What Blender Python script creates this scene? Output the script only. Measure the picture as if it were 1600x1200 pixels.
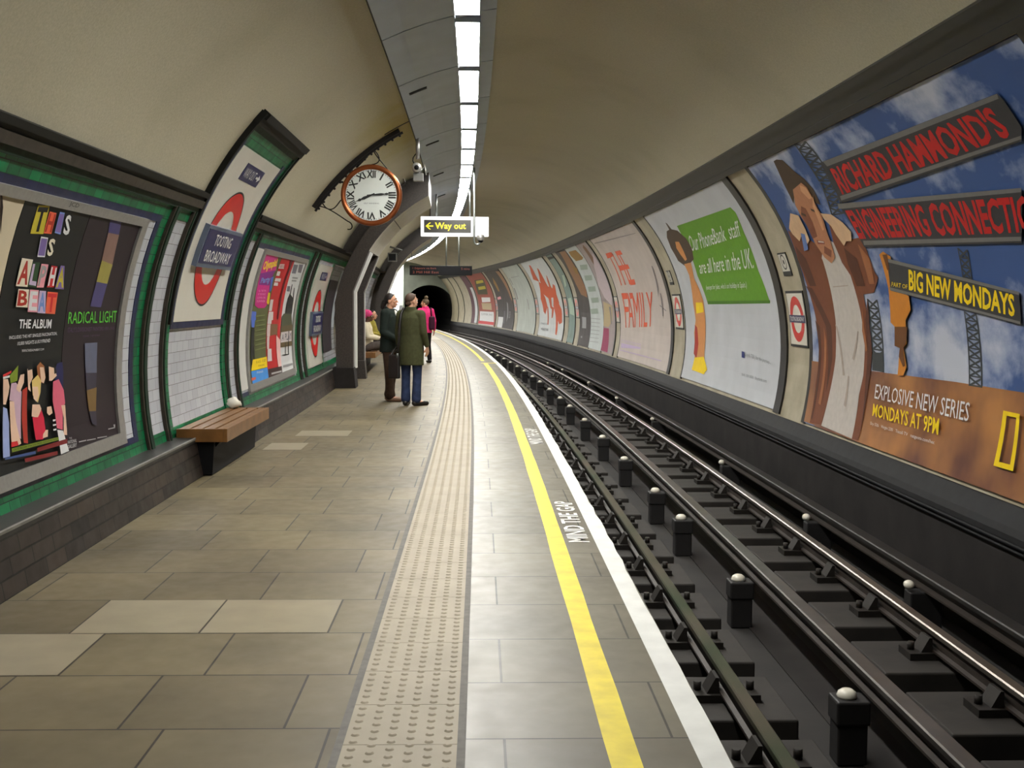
import bpy, bmesh, math, random
from mathutils import Vector, Matrix, Quaternion
random.seed(7)
for o in list(bpy.data.objects): bpy.data.objects.remove(o)
SC = bpy.context.scene
COL = SC.collection
D2R = math.pi/180

# ------------------------------------------------------------------ camera, world, exposure
FPX, PITCH, YAW, ROLL, EYE = 1784.0, .07236, .029026, .0045, 1.553
cam = bpy.data.cameras.new('camera'); cam.sensor_width = 36.0; cam.lens = FPX/1600*36.0
cam.clip_start = .05; cam.clip_end = 300
camo = bpy.data.objects.new('camera', cam); COL.objects.link(camo)
_fw = Vector((math.sin(YAW)*math.cos(PITCH), math.cos(YAW)*math.cos(PITCH), -math.sin(PITCH)))
_rt = Vector((math.cos(YAW), -math.sin(YAW), 0)); _up = _rt.cross(_fw)
_r2 = _rt*math.cos(ROLL) + _up*math.sin(ROLL); _u2 = _up*math.cos(ROLL) - _rt*math.sin(ROLL)
_m = Matrix(((_r2.x,_u2.x,-_fw.x,0),(_r2.y,_u2.y,-_fw.y,0),(_r2.z,_u2.z,-_fw.z,EYE),(0,0,0,1)))
camo.matrix_world = _m
SC.camera = camo
W = bpy.data.worlds.new('world'); SC.world = W; W.use_nodes = True
W.node_tree.nodes['Background'].inputs[0].default_value = (0,0,0,1)
W.node_tree.nodes['Background'].inputs[1].default_value = 0.0
SC.view_settings.view_transform = 'Standard'; SC.view_settings.look = 'None'
SC.view_settings.gamma = 1.0; SC.view_settings.use_curve_mapping = False
SC.view_settings.exposure = 0.5
LAMP = 60.0            # strength of the fluorescent diffusers
LAMP_TINT = (1.0, .985, .93)

# ------------------------------------------------------------------ the curve of the station
# s = metres along the platform from the camera, u = metres to the right of it, z = up
DS = .1; S_MIN, S_MAX = -16.0, 112.0
_S = [S_MIN+i*DS for i in range(int((S_MAX-S_MIN)/DS)+1)]
def _kap(s):
    if s < 0: return -.0003
    if s > 30: return .0026
    return -.00074+.000212*s-3.26e-6*s*s
_ph=[0.0]
for i in range(1,len(_S)): _ph.append(_ph[-1]+(_kap(_S[i])+_kap(_S[i-1]))/2*DS)
_i0=round(-S_MIN/DS); _p0=_ph[_i0]; _ph=[p-_p0 for p in _ph]
_x=[0.0]; _y=[0.0]
for i in range(1,len(_S)):
    a=(_ph[i]+_ph[i-1])/2; _x.append(_x[-1]-math.sin(a)*DS); _y.append(_y[-1]+math.cos(a)*DS)
_x0,_y0=_x[_i0],_y[_i0]; _x=[v-_x0 for v in _x]; _y=[v-_y0 for v in _y]
def heading(s):
    t=(s-S_MIN)/DS; i=min(max(int(t),0),len(_S)-2); f=t-i
    return _ph[i]*(1-f)+_ph[i+1]*f
def P3(s,u,z):
    t=(s-S_MIN)/DS; i=min(max(int(t),0),len(_S)-2); f=t-i
    a=_ph[i]*(1-f)+_ph[i+1]*f
    return Vector((_x[i]*(1-f)+_x[i+1]*f+u*math.cos(a), _y[i]*(1-f)+_y[i+1]*f+u*math.sin(a), z))
UC,ZC,R = .515,.937,3.25
def cz(th,r): return (UC+r*math.cos(th*D2R), ZC+r*math.sin(th*D2R))
def PA(s,th,r):
    u,z=cz(th,r); return P3(s,u,z)
def frame(s):
    a=heading(s)
    return Vector((-math.sin(a),math.cos(a),0)), Vector((math.cos(a),math.sin(a),0)), Vector((0,0,1))   # along, right, up

# ------------------------------------------------------------------ materials
_M={}
def lin(c):
    c=c/255.0
    return c/12.92 if c<=.04045 else ((c+.055)/1.055)**2.4
def rgb(r,g,b): return (lin(r),lin(g),lin(b),1)
class NT:
    def __init__(s,name):
        m=bpy.data.materials.new(name); m.use_nodes=True; s.m=m; s.t=m.node_tree; s.b=s.t.nodes['Principled BSDF']
    def n(s,typ,**kw):
        o=s.t.nodes.new(typ)
        for k,v in kw.items():
            if k in o.inputs: o.inputs[k].default_value=v
            else: setattr(o,k,v)
        return o
    def l(s,a,b): s.t.links.new(a,b)
def mat(name,col,rough=.6,metal=0.0,var=.12,scale=6.0,bump=0.0,spec=.5,coord='Object',col2=None,detail=4):
    if name in _M: return _M[name]
    k=NT(name); c=rgb(*col)
    k.b.inputs['Roughness'].default_value=rough; k.b.inputs['Metallic'].default_value=metal
    k.b.inputs['Specular IOR Level'].default_value=spec
    tc=k.n('ShaderNodeTexCoord'); nz=k.n('ShaderNodeTexNoise'); nz.inputs['Scale'].default_value=scale; nz.inputs['Detail'].default_value=detail
    k.l(tc.outputs[coord],nz.inputs['Vector'])
    mx=k.n('ShaderNodeMix',data_type='RGBA')
    d=rgb(*col2) if col2 else tuple(v*(1-var) for v in c[:3])+(1,)
    e=c if col2 else tuple(min(1,v*(1+var)) for v in c[:3])+(1,)
    rp=k.n('ShaderNodeValToRGB'); rp.color_ramp.elements[0].position=.3; rp.color_ramp.elements[1].position=.7
    rp.color_ramp.elements[0].color=d; rp.color_ramp.elements[1].color=e
    k.l(nz.outputs['Fac'],rp.inputs['Fac']); k.l(rp.outputs['Color'],k.b.inputs['Base Color'])
    if bump:
        bp=k.n('ShaderNodeBump'); bp.inputs['Strength'].default_value=bump; bp.inputs['Distance'].default_value=.01
        k.l(nz.outputs['Fac'],bp.inputs['Height']); k.l(bp.outputs['Normal'],k.b.inputs['Normal'])
    _M[name]=k.m; return k.m
def tile_mat(name,c1,c2,mortar,w,h,gap,rough=.25,offset=.5,ou=0,ov=0,swap=False,bump=.3,stain=None,bias=0.0,noise=.25,nscale=1.5,spec=.5):
    """tiles or slabs laid along the curve: UV is in metres (s, across)"""
    if name in _M: return _M[name]
    k=NT(name); k.b.inputs['Roughness'].default_value=rough; k.b.inputs['Specular IOR Level'].default_value=spec
    uv=k.n('ShaderNodeUVMap'); uv.uv_map='metres'
    mp=k.n('ShaderNodeMapping'); mp.inputs['Location'].default_value=(ou,ov,0)
    if swap: mp.inputs['Rotation'].default_value=(0,0,math.pi/2)
    k.l(uv.outputs['UV'],mp.inputs['Vector'])
    br=k.n('ShaderNodeTexBrick'); br.offset=offset; br.inputs['Scale'].default_value=1.0
    br.inputs['Color1'].default_value=rgb(*c1); br.inputs['Color2'].default_value=rgb(*c2); br.inputs['Mortar'].default_value=rgb(*mortar)
    br.inputs['Mortar Size'].default_value=gap; br.inputs['Mortar Smooth'].default_value=.1; br.inputs['Bias'].default_value=bias
    br.inputs['Brick Width'].default_value=w; br.inputs['Row Height'].default_value=h
    k.l(mp.outputs['Vector'],br.inputs['Vector'])
    nz=k.n('ShaderNodeTexNoise'); nz.inputs['Scale'].default_value=nscale; nz.inputs['Detail'].default_value=6; k.l(uv.outputs['UV'],nz.inputs['Vector'])
    mr=k.n('ShaderNodeMapRange'); mr.inputs['From Min'].default_value=.3; mr.inputs['From Max'].default_value=.7
    mr.inputs['To Min'].default_value=1-noise; mr.inputs['To Max'].default_value=1+noise*.5
    k.l(nz.outputs['Fac'],mr.inputs['Value'])
    mx=k.n('ShaderNodeMix',data_type='RGBA',blend_type='MULTIPLY'); mx.inputs[0].default_value=1
    k.l(br.outputs['Color'],mx.inputs[6]); k.l(mr.outputs['Result'],mx.inputs[7])
    k.l(mx.outputs[2],k.b.inputs['Base Color'])
    bp=k.n('ShaderNodeBump'); bp.inputs['Strength'].default_value=bump; bp.inputs['Distance'].default_value=.004; bp.invert=True
    k.l(br.outputs['Fac'],bp.inputs['Height']); k.l(bp.outputs['Normal'],k.b.inputs['Normal'])
    n2=k.n('ShaderNodeTexNoise'); n2.inputs['Scale'].default_value=9; n2.inputs['Detail'].default_value=3; k.l(uv.outputs['UV'],n2.inputs['Vector'])
    m2=k.n('ShaderNodeMapRange'); m2.inputs['To Min'].default_value=rough*.75; m2.inputs['To Max'].default_value=rough*1.3
    k.l(n2.outputs['Fac'],m2.inputs['Value']); k.l(m2.outputs['Result'],k.b.inputs['Roughness'])
    _M[name]=k.m; return k.m
def emit(name,col,strength):
    if name in _M: return _M[name]
    k=NT(name); k.b.inputs['Base Color'].default_value=(.02,.02,.02,1)
    k.b.inputs['Emission Color'].default_value=(*col,1); k.b.inputs['Emission Strength'].default_value=strength
    _M[name]=k.m; return k.m

m_slab=tile_mat('platform paving slabs',(114,103,78),(99,89,67),(44,39,31),.6,.6,.005,rough=.48,spec=.3,swap=True,ou=0,ov=0,noise=.3,nscale=1.2,bump=.4)
m_slabR=tile_mat('edge paving slabs',(108,102,86),(97,91,76),(50,46,38),1.2,.6,.005,rough=.42,spec=.38,swap=True,noise=.25,nscale=1.2,bump=.4)
m_slablight=mat('paler paving slab',(140,130,108),.38,var=.1,scale=5)  # a few single slabs in a paler tone
m_tact=mat('tactile paving cream',(152,142,124),.6,spec=.3,var=.07,scale=4)
m_tactj=mat('tactile joint grey',(92,88,82),.7,var=.2,scale=20)
m_yel=mat('yellow line paint',(226,204,30),.5,var=.1,scale=8,col2=(200,178,26))
m_wht=mat('white edge paint',(214,214,210),.5,var=.08,scale=7)
m_white_tile=tile_mat('white glazed wall tiles',(194,196,202),(184,186,192),(128,124,120),.2,.095,.0022,rough=.18,bump=.2,noise=.06)
m_green=tile_mat('green glazed tiles',(18,122,74),(10,88,54),(8,44,30),.15,.0745,.004,rough=.36,spec=.2,bump=.3,noise=.35,nscale=6)
m_blue=tile_mat('navy glazed tiles',(26,34,74),(22,28,62),(14,16,34),.15,.06,.002,rough=.36,spec=.2,bump=.2,noise=.2)
m_dado=tile_mat('brown dado tiles',(62,52,45),(30,26,25),(12,11,10),.3,.1,.006,rough=.42,spec=.25,bump=.3,noise=.3,nscale=4)
m_mould=mat('dark brown moulding tile',(24,24,20),.6,spec=.15,var=.25,scale=9)
m_mould2=mat('olive glazed moulding',(30,48,36),.6,spec=.15,var=.3,scale=12)
m_rib=mat('brown glazed rib',(56,50,43),.5,spec=.25,var=.25,scale=14)
m_ledge=mat('grey dado ledge',(36,35,32),.5,var=.2,scale=8)
m_creamr=mat('cream painted panel strip',(178,170,146),.45,var=.12,scale=2.5,col2=(150,140,116))
m_band=mat('black glazed band',(20,19,18),.45,var=.35,scale=10)
m_divid=mat('black strip between posters',(26,24,24),.4,var=.2,scale=10)
m_ledgeR=mat('dark grey sooty ledge',(30,30,31),.7,spec=.25,var=.2,scale=8)
m_soot=mat('sooty trackside wall',(38,35,34),.8,spec=.2,var=.3,scale=3)
m_bed=mat('sooty trackbed concrete',(33,30,28),.85,var=.3,scale=2.5,bump=.3)
m_block=mat('sooty concrete sleeper block',(42,38,34),.8,var=.25,scale=5,bump=.2)
m_rail=mat('polished worn rail steel',(120,112,104),.32,metal=.8,var=.3,scale=3)
m_railside=mat('rusty rail side',(48,40,34),.6,metal=.3,var=.3,scale=6)
m_rail1=mat('dull streaked rail steel',(98,88,74),.4,metal=.6,var=.3,scale=1.1,col2=(52,70,44))
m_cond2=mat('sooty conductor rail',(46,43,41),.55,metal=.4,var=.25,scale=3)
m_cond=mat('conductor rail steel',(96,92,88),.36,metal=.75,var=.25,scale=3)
m_chair=mat('dark cast iron rail chair',(40,36,32),.6,metal=.4,var=.3,scale=12)
m_ins=mat('dark insulator post',(30,28,28),.6,var=.2,scale=12)
m_insw=mat('white porcelain',(225,220,205),.2,var=.05,scale=12)
m_grey=mat('painted grey metal',(96,96,92),.45,metal=.2,var=.1,scale=5)
m_edge=mat('worn pale edge',(120,118,112),.5,var=.2,scale=8)
m_alu=mat('brushed aluminium frame',(156,154,150),.38,metal=.55,var=.08,scale=30)
m_steel=mat('galvanised pole',(130,134,130),.35,metal=.7,var=.1,scale=10)
m_black=mat('black plastic',(18,18,20),.6,spec=.15,var=.1,scale=10)
m_blacki=mat('black wrought iron',(22,18,16),.45,metal=.3,var=.15,scale=10)
m_wood=mat('varnished bench timber',(118,80,40),.38,var=.25,scale=7)
m_granite=mat('brown portal cladding',(54,48,44),.42,var=.35,scale=40,detail=8)
m_clad=mat('pale grey portal soffit',(205,202,190),.38,var=.08,scale=4)
m_dark=mat('tunnel darkness lining',(30,29,28),.9,var=.2,scale=2)
m_headw=mat('grey green end wall paint',(120,126,116),.6,var=.15,scale=1.5)
m_plast=mat('white enamel sign plate',(214,210,198),.22,var=.03,scale=3)
m_signblue=mat('station sign navy',(24,30,84),.3,var=.08,scale=10)
m_signred=mat('roundel red',(205,32,28),.3,var=.06,scale=6)
m_signw=mat('sign lettering white',(225,225,222),.35,var=.03)
m_signgrey=mat('sign tray grey blue',(84,94,112),.4,var=.1,scale=8)
m_copper=mat('polished copper rim',(150,84,48),.28,metal=.75,var=.15,scale=8)
m_dial=mat('white clock dial',(216,222,218),.4,var=.02)
m_ink=mat('black enamel ink',(26,28,28),.5,var=.05)
m_paper=mat('crumpled white paper',(224,220,206),.7,var=.05)

def vault_mat():
    k=NT('cream painted vault'); k.b.inputs['Roughness'].default_value=.62
    tc=k.n('ShaderNodeTexCoord')
    n1=k.n('ShaderNodeTexNoise'); n1.inputs['Scale'].default_value=.55; n1.inputs['Detail'].default_value=5; k.l(tc.outputs['Object'],n1.inputs['Vector'])
    n2=k.n('ShaderNodeTexNoise'); n2.inputs['Scale'].default_value=60; n2.inputs['Detail'].default_value=3; k.l(tc.outputs['Object'],n2.inputs['Vector'])
    r1=k.n('ShaderNodeValToRGB'); r1.color_ramp.elements[0].position=.30; r1.color_ramp.elements[1].position=.66
    r1.color_ramp.elements[0].color=rgb(182,174,148); r1.color_ramp.elements[1].color=rgb(198,190,164)
    e=r1.color_ramp.elements.new(.44); e.color=rgb(192,184,158)
    k.l(n1.outputs['Fac'],r1.inputs['Fac'])
    # yellowish reflection between the clock and the ceiling panels, painted into the colour
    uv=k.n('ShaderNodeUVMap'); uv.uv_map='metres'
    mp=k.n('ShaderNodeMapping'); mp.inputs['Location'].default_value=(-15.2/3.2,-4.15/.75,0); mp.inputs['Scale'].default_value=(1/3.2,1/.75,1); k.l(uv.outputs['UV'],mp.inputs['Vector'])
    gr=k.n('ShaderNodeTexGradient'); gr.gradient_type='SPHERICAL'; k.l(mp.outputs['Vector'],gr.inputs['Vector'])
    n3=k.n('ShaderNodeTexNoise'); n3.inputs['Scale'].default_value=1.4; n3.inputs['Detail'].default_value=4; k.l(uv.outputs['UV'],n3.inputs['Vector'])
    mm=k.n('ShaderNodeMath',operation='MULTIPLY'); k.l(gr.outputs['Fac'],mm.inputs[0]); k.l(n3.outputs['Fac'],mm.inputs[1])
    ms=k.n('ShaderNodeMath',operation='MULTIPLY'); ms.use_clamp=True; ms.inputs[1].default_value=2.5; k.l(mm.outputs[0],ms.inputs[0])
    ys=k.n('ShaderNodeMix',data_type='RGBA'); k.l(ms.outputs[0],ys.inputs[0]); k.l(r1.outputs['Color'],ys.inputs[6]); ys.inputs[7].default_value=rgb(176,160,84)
    m=k.n('ShaderNodeMix',data_type='RGBA',blend_type='MULTIPLY'); m.inputs[0].default_value=.35
    k.l(ys.outputs[2],m.inputs[6]); k.l(n2.outputs['Fac'],m.inputs[7]); k.l(m.outputs[2],k.b.inputs['Base Color'])
    bp=k.n('ShaderNodeBump'); bp.inputs['Strength'].default_value=.12; bp.inputs['Distance'].default_value=.01
    k.l(n2.outputs['Fac'],bp.inputs['Height']); k.l(bp.outputs['Normal'],k.b.inputs['Normal'])
    _M['vault']=k.m; return k.m
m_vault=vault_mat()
m_panel=mat('grey ceiling panel',(176,186,198),.62,var=.06,scale=3)
m_panelj=mat('dark panel joint',(52,54,56),.7,var=.1)
m_lamp=emit('fluorescent diffuser',LAMP_TINT,LAMP)

# ------------------------------------------------------------------ mesh helper
ORG={}            # world position of each object's origin
class M:
    def __init__(s): s.bm=bmesh.new(); s.uv=s.bm.loops.layers.uv.new('metres'); s.mats=[]
    def mi(s,m):
        if m not in s.mats: s.mats.append(m)
        return s.mats.index(m)
    def face(s,pts,m,uvs=None,smooth=False):
        vs=[s.bm.verts.new(p) for p in pts]
        f=s.bm.faces.new(vs); f.material_index=s.mi(m); f.smooth=smooth
        if uvs:
            for l,u in zip(f.loops,uvs): l[s.uv].uv=u
        return f
    def grid(s,fn,na,nb,m,closed_b=False,uvfn=None,smooth=False):
        vs=[[s.bm.verts.new(fn(i,j)) for j in range(nb if closed_b else nb+1)] for i in range(na+1)]
        k=s.mi(m) if not callable(m) else None
        nbv=nb if closed_b else nb+1
        for i in range(na):
            for j in range(nb):
                j2=(j+1)%nbv
                f=s.bm.faces.new((vs[i][j],vs[i+1][j],vs[i+1][j2],vs[i][j2])); f.smooth=smooth
                f.material_index=k if k is not None else s.mi(m(i,j))
                if uvfn:
                    for l,(a,b) in zip(f.loops,((i,j),(i+1,j),(i+1,j+1),(i,j+1))): l[s.uv].uv=uvfn(a,b)
        return vs
    def prism(s,prof,s0,s1,m,step=1.5,caps=True,v0=0.0,capmat=None,matfn=None,smooth=False):
        """closed (u,z) outline swept along the platform curve"""
        n=max(1,math.ceil(abs(s1-s0)/step)); L=[v0]
        N=len(prof)
        for i in range(N):
            a,b=prof[i],prof[(i+1)%N]; L.append(L[-1]+math.hypot(a[0]-b[0],a[1]-b[1]))
        ss=[s0+(s1-s0)*i/n for i in range(n+1)]
        vs=s.grid(lambda i,j:P3(ss[i],*prof[j]),n,N,(lambda i,j:matfn(j) or m) if matfn else m,True,lambda i,j:(ss[i],L[j]),smooth)
        if caps:
            for row in (vs[0],vs[-1]):
                f=s.bm.faces.new(row); f.material_index=s.mi(capmat or m)
                for l,(pu,pz) in zip(f.loops,prof): l[s.uv].uv=(pu,pz)
    def arc(s,s0,s1,a0,a1,r,m,thick=.02,step=1.5,da=4.0,v_at=None,**kw):
        """curved slab on the tunnel circle: faces inward at radius r, thick behind it; v runs from angle a0"""
        n=max(1,math.ceil(abs(a1-a0)/da)); an=[a0+(a1-a0)*i/n for i in range(n+1)]
        prof=[cz(a,r) for a in an]+[cz(a,r+thick) for a in reversed(an)]
        s.prism(prof,s0,s1,m,step,v0=0 if v_at is None else v_at,**kw)
    def boxc(s,s0,s1,u0,u1,z0,z1,m,step=2.0,**kw): s.prism([(u0,z0),(u1,z0),(u1,z1),(u0,z1)],s0,s1,m,step,**kw)
    def box(s,c,half,m,ax=None):
        ax=ax or (Vector((1,0,0)),Vector((0,1,0)),Vector((0,0,1))); c=Vector(c)
        pt=lambda i,j,k:c+ax[0]*half[0]*i+ax[1]*half[1]*j+ax[2]*half[2]*k
        v=[s.bm.verts.new(pt(i,j,k)) for i in(-1,1) for j in(-1,1) for k in(-1,1)]; q=s.mi(m)
        for a in((0,1,3,2),(4,6,7,5),(0,4,5,1),(2,3,7,6),(0,2,6,4),(1,5,7,3)):
            f=s.bm.faces.new([v[i] for i in a]); f.material_index=q
    def tube(s,path,r,m,n=8,closed=False,rs=None):
        path=[Vector(p) for p in path]; K=len(path); rings=[]; ref=None
        for i,p in enumerate(path):
            t=((path[(i+1)%K] if closed or i<K-1 else p)-(path[i-1] if closed or i>0 else p)).normalized()
            if ref is None: ref=t.orthogonal().normalized()
            ref=(ref-t*ref.dot(t)).normalized(); b=t.cross(ref); rr=rs[i] if rs else r
            rings.append([s.bm.verts.new(p+(ref*math.cos(2*math.pi*j/n)+b*math.sin(2*math.pi*j/n))*rr) for j in range(n)])
        q=s.mi(m)
        for i in range(K if closed else K-1):
            A,B=rings[i],rings[(i+1)%K]
            for j in range(n):
                f=s.bm.faces.new((A[j],A[(j+1)%n],B[(j+1)%n],B[j])); f.material_index=q; f.smooth=True
        if not closed:
            for rg in (rings[0],rings[-1]): s.bm.faces.new(rg).material_index=q
    def lathe(s,c,axis,prof,m,n=32,matfn=None):
        """prof: (distance along axis, radius)"""
        c=Vector(c); axis=Vector(axis).normalized(); a=axis.orthogonal().normalized(); b=axis.cross(a); rings=[]
        for d,r in prof:
            rings.append([s.bm.verts.new(c+axis*d+(a*math.cos(2*math.pi*j/n)+b*math.sin(2*math.pi*j/n))*max(r,1e-4)) for j in range(n)])
        for i in range(len(rings)-1):
            q=s.mi(matfn(i) if matfn else m)
            for j in range(n):
                f=s.bm.faces.new((rings[i][j],rings[i][(j+1)%n],rings[i+1][(j+1)%n],rings[i+1][j])); f.material_index=q; f.smooth=True
    def ball(s,c,rad,m,nu=14,nv=9,rot=None,clamp=None):
        c=Vector(c); rad=(rad,)*3 if isinstance(rad,(int,float)) else rad; rot=rot or Matrix.Identity(3)
        def fn(i,j):
            th=math.pi*i/nv; ph=2*math.pi*j/nu
            v=Vector((math.sin(th)*math.cos(ph)*rad[0],math.sin(th)*math.sin(ph)*rad[1],math.cos(th)*rad[2]))
            if clamp: v=clamp(v)
            return c+rot@v
        s.grid(fn,nv,nu,m,True,smooth=True)
    def build(s,name,parent=None,kind=None,label=None,cat=None,group=None,origin=None,weld=1e-5,recalc=True,bevel=0,auto=None):
        bmesh.ops.remove_doubles(s.bm,verts=s.bm.verts,dist=weld)
        if recalc: bmesh.ops.recalc_face_normals(s.bm,faces=s.bm.faces)
        org=Vector(origin) if origin is not None else (ORG[parent.name] if parent else Vector((0,0,0)))
        bmesh.ops.translate(s.bm,verts=s.bm.verts,vec=-org)
        me=bpy.data.meshes.new(name); s.bm.to_mesh(me); s.bm.free()
        for m in s.mats: me.materials.append(m)
        o=bpy.data.objects.new(name,me); COL.objects.link(o)
        if parent: o.parent=parent; o.location=org-ORG[parent.name]
        else: o.location=org
        ORG[o.name]=org
        if bevel:
            b=o.modifiers.new('soft edges','BEVEL'); b.width=bevel; b.segments=2; b.limit_method='ANGLE'
        tag(o,label,cat,group,kind); return o
def tag(o,label=None,cat=None,group=None,kind=None):
    if label: o['label']=label
    if cat: o['category']=cat
    if group: o['group']=group
    if kind: o['kind']=kind
def thing(name,loc,label,cat,group=None):
    o=bpy.data.objects.new(name,None); COL.objects.link(o); o.location=loc; ORG[o.name]=Vector(loc); o.empty_display_size=.1
    tag(o,label,cat,group); return o
ONES=['','first','second','third','fourth','fifth','sixth','seventh','eighth','ninth','tenth','eleventh','twelfth','thirteenth','fourteenth','fifteenth','sixteenth','seventeenth','eighteenth','nineteenth']
TENS=['','','twenty','thirty','forty','fifty']
def nth(n):
    if n==1: return 'nearest'
    if n<20: return ONES[n]
    return (TENS[n//10][:-1]+'ieth') if n%10==0 else TENS[n//10]+'-'+ONES[n%10]

# ------------------------------------------------------------------ lettering
_TX={}
def text2d(body,bold=0.0):
    k=(body,bold)
    if k not in _TX:
        cu=bpy.data.curves.new('lettering','FONT'); cu.body=body; cu.offset=bold; cu.resolution_u=2; cu.fill_mode='FRONT'
        ob=bpy.data.objects.new('lettering',cu); COL.objects.link(ob)
        dg=bpy.context.evaluated_depsgraph_get(); me=bpy.data.meshes.new_from_object(ob.evaluated_get(dg))
        vs=[(v.co.x,v.co.y) for v in me.vertices]; fs=[tuple(p.vertices) for p in me.polygons]
        bpy.data.objects.remove(ob); bpy.data.curves.remove(cu); bpy.data.meshes.remove(me)
        x0=min(v[0] for v in vs);x1=max(v[0] for v in vs);y0=min(v[1] for v in vs);y1=max(v[1] for v in vs)
        _TX[k]=([((a-x0)/(x1-x0+1e-9),(b-y0)/(y1-y0+1e-9)) for a,b in vs],fs,(x1-x0)/(y1-y0+1e-9))
    return _TX[k]
def put_text(mm,body,m,fn,bold=0.0,thick=0.0):
    """fn maps the unit square to space"""
    vs,fs,_=text2d(body,bold); vv=[mm.bm.verts.new(fn(a,b)) for a,b in vs]; q=mm.mi(m)
    for f in fs:
        try:
            g=mm.bm.faces.new([vv[i] for i in f]); g.material_index=q
        except ValueError: pass
def text_aspect(body,bold=0.0): return text2d(body,bold)[2]
# ================================================================== THE SETTING
S_END=78.5; S_BACK=-7.0
def flat(name,s0,s1,u0,u1,z,m,thick=.02,step=1.0,**kw):
    k=M(); n=math.ceil((s1-s0)/step)
    k.boxc(s0,s1,u0,u1,z-thick,z,m,step)
    # top faces carry (s,u)
    for f in k.bm.faces:
        for l in f.loops: pass
    return k
def slabs(k,s0,s1,u0,u1,m,z=0.0,step=1.0,z0=-.06):
    n=math.ceil((s1-s0)/step); ss=[s0+(s1-s0)*i/n for i in range(n+1)]; uu=[u0,u1]
    k.grid(lambda i,j:P3(ss[i],uu[j],z),n,1,m,False,lambda i,j:(ss[i],uu[j]))
# platform floor (slab joints follow the curve)
_n=m_slab.node_tree.nodes; 
for nd in _n:
    if nd.type=='MAPPING': nd.inputs['Location'].default_value=(-.11,.13,0)
    if nd.type=='TEX_BRICK': nd.offset=.28
for nd in m_slabR.node_tree.nodes:
    if nd.type=='MAPPING': nd.inputs['Location'].default_value=(.69,.24,0)
TL,TR_=-.477,-.077
k=M()
slabs(k,S_BACK,S_END,-2.75,TL-.03,m_slab); slabs(k,S_BACK,S_END,TL-.03,TL,m_tactj); slabs(k,S_BACK,S_END,TL,TR_,m_tactj,z=-.004)
slabs(k,S_BACK,S_END,TR_,TR_+.03,m_tactj); slabs(k,S_BACK,S_END,TR_+.03,.855,m_slabR)
for (a,b,c,d) in ((5.275,5.865,-1.905,-1.315),(5.275,5.865,-1.305,-.715),(4.675,5.265,-2.337,-1.747),(11.88,12.45,-2.25,-1.85),(13.1,13.65,-2.1,-1.5)): slabs(k,a,b,c,d,m_slablight,z=.0012)
k.build('floor',kind='structure',recalc=False)
k=M(); k.boxc(S_BACK,S_END,-2.75,.855,-.14,-.006,m_soot); k.boxc(S_BACK,S_END,.70,.80,-1.05,-.14,m_soot)
k.build('platform_edge_wall',kind='structure')
# tactile paving: tiles 0.4 m square with 6 rows of domes
k=M(); s=S_BACK; 
t0=4.31-.4*20
while t0<S_END-.4:
    if t0>S_BACK: k.boxc(t0+.0015,t0+.3985,TL,TR_,-.004,.001,m_tact)
    t0+=.4
base=len(k.bm.verts)
def dome(s,u,n,two):
    r0,r1,h=.0165,.0095,.006
    if two:
        A=[k.bm.verts.new(P3(s+r0*math.cos(2*math.pi*i/n),u+r0*math.sin(2*math.pi*i/n),.0009)) for i in range(n)]
        B=[k.bm.verts.new(P3(s+r1*math.cos(2*math.pi*i/n),u+r1*math.sin(2*math.pi*i/n),.001+h)) for i in range(n)]
        q=k.mi(m_tact)
        for i in range(n):
            f=k.bm.faces.new((A[i],B[i],B[(i+1)%n],A[(i+1)%n])); f.material_index=q; f.smooth=n>6
        k.bm.faces.new(B[::-1]).material_index=q
row=0; ss=2.6
while ss<46:
    for c in range(6): dome(ss+(.0334 if c%2 else 0),TL+.0333+c*.0667,10 if ss<9 else (8 if ss<16 else 6),True)
    ss+=.0667
k.build('tactile_paving',kind='structure',recalc=False)
k=M(); 
for a,b,w in ((S_BACK,28.4,.107),(29.6,S_END,.09)):
    n=math.ceil((b-a)/.5); q=[a+(b-a)*i/n for i in range(n+1)]
    k.grid(lambda i,j:P3(q[i],.442+(w if j else 0)+random.uniform(-.003,.003),.0022),n,1,m_yel,False,lambda i,j:(q[i],j*.1))
slabs(k,28.5,28.75,.40,.80,m_yel,z=.0024)
k.build('yellow_line',kind='structure',recalc=False)
k=M(); n=int((S_END-S_BACK)/.25); q=[S_BACK+(S_END-S_BACK)*i/n for i in range(n+1)]
wv=[.851+random.choice((0,0,.004,.009,-.004)) for _ in q]
vs=k.grid(lambda i,j:P3(q[i],(.747,wv[i],wv[i])[j],(.0022,.0022,-.05)[j]),n,2,m_wht,False,lambda i,j:(q[i],j*.1))
k.build('white_edge_line',kind='structure',recalc=False)
# vault, right wall, black band, ledge, trackside wall
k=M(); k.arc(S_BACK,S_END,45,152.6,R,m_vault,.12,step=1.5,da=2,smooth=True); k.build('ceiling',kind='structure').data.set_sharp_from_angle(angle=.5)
k=M(); k.arc(S_BACK,S_END,-13.6,45,R+.004,m_creamr,.12,da=4); k.boxc(S_BACK,S_END,3.62,3.75,-1.05,-.02,m_soot)
k.build('wall_right',kind='structure')
k=M(); k.arc(S_BACK,S_END,40.9,42.2,R-.045,m_band,.05,da=1); k.arc(S_BACK,S_END,42.2,44.4,R-.028,m_band,.03,da=1); k.arc(S_BACK,S_END,44.4,45.5,R-.06,m_band,.07,da=1); k.build('trim_right_band',kind='structure')
k=M(); k.prism([(3.705,.19),(3.62,.03),(3.60,-.02),(3.60,-.06),(3.76,-.06),(3.76,.19)],S_BACK,S_END,m_ledgeR)
k.tube([P3(s,3.595,-.075) for s in range(-6,78,2)],.016,m_black,6); k.tube([P3(s,3.597,-.115) for s in range(-6,78,2)],.012,m_black,6)
k.build('trim_right_ledge',kind='structure')
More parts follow.
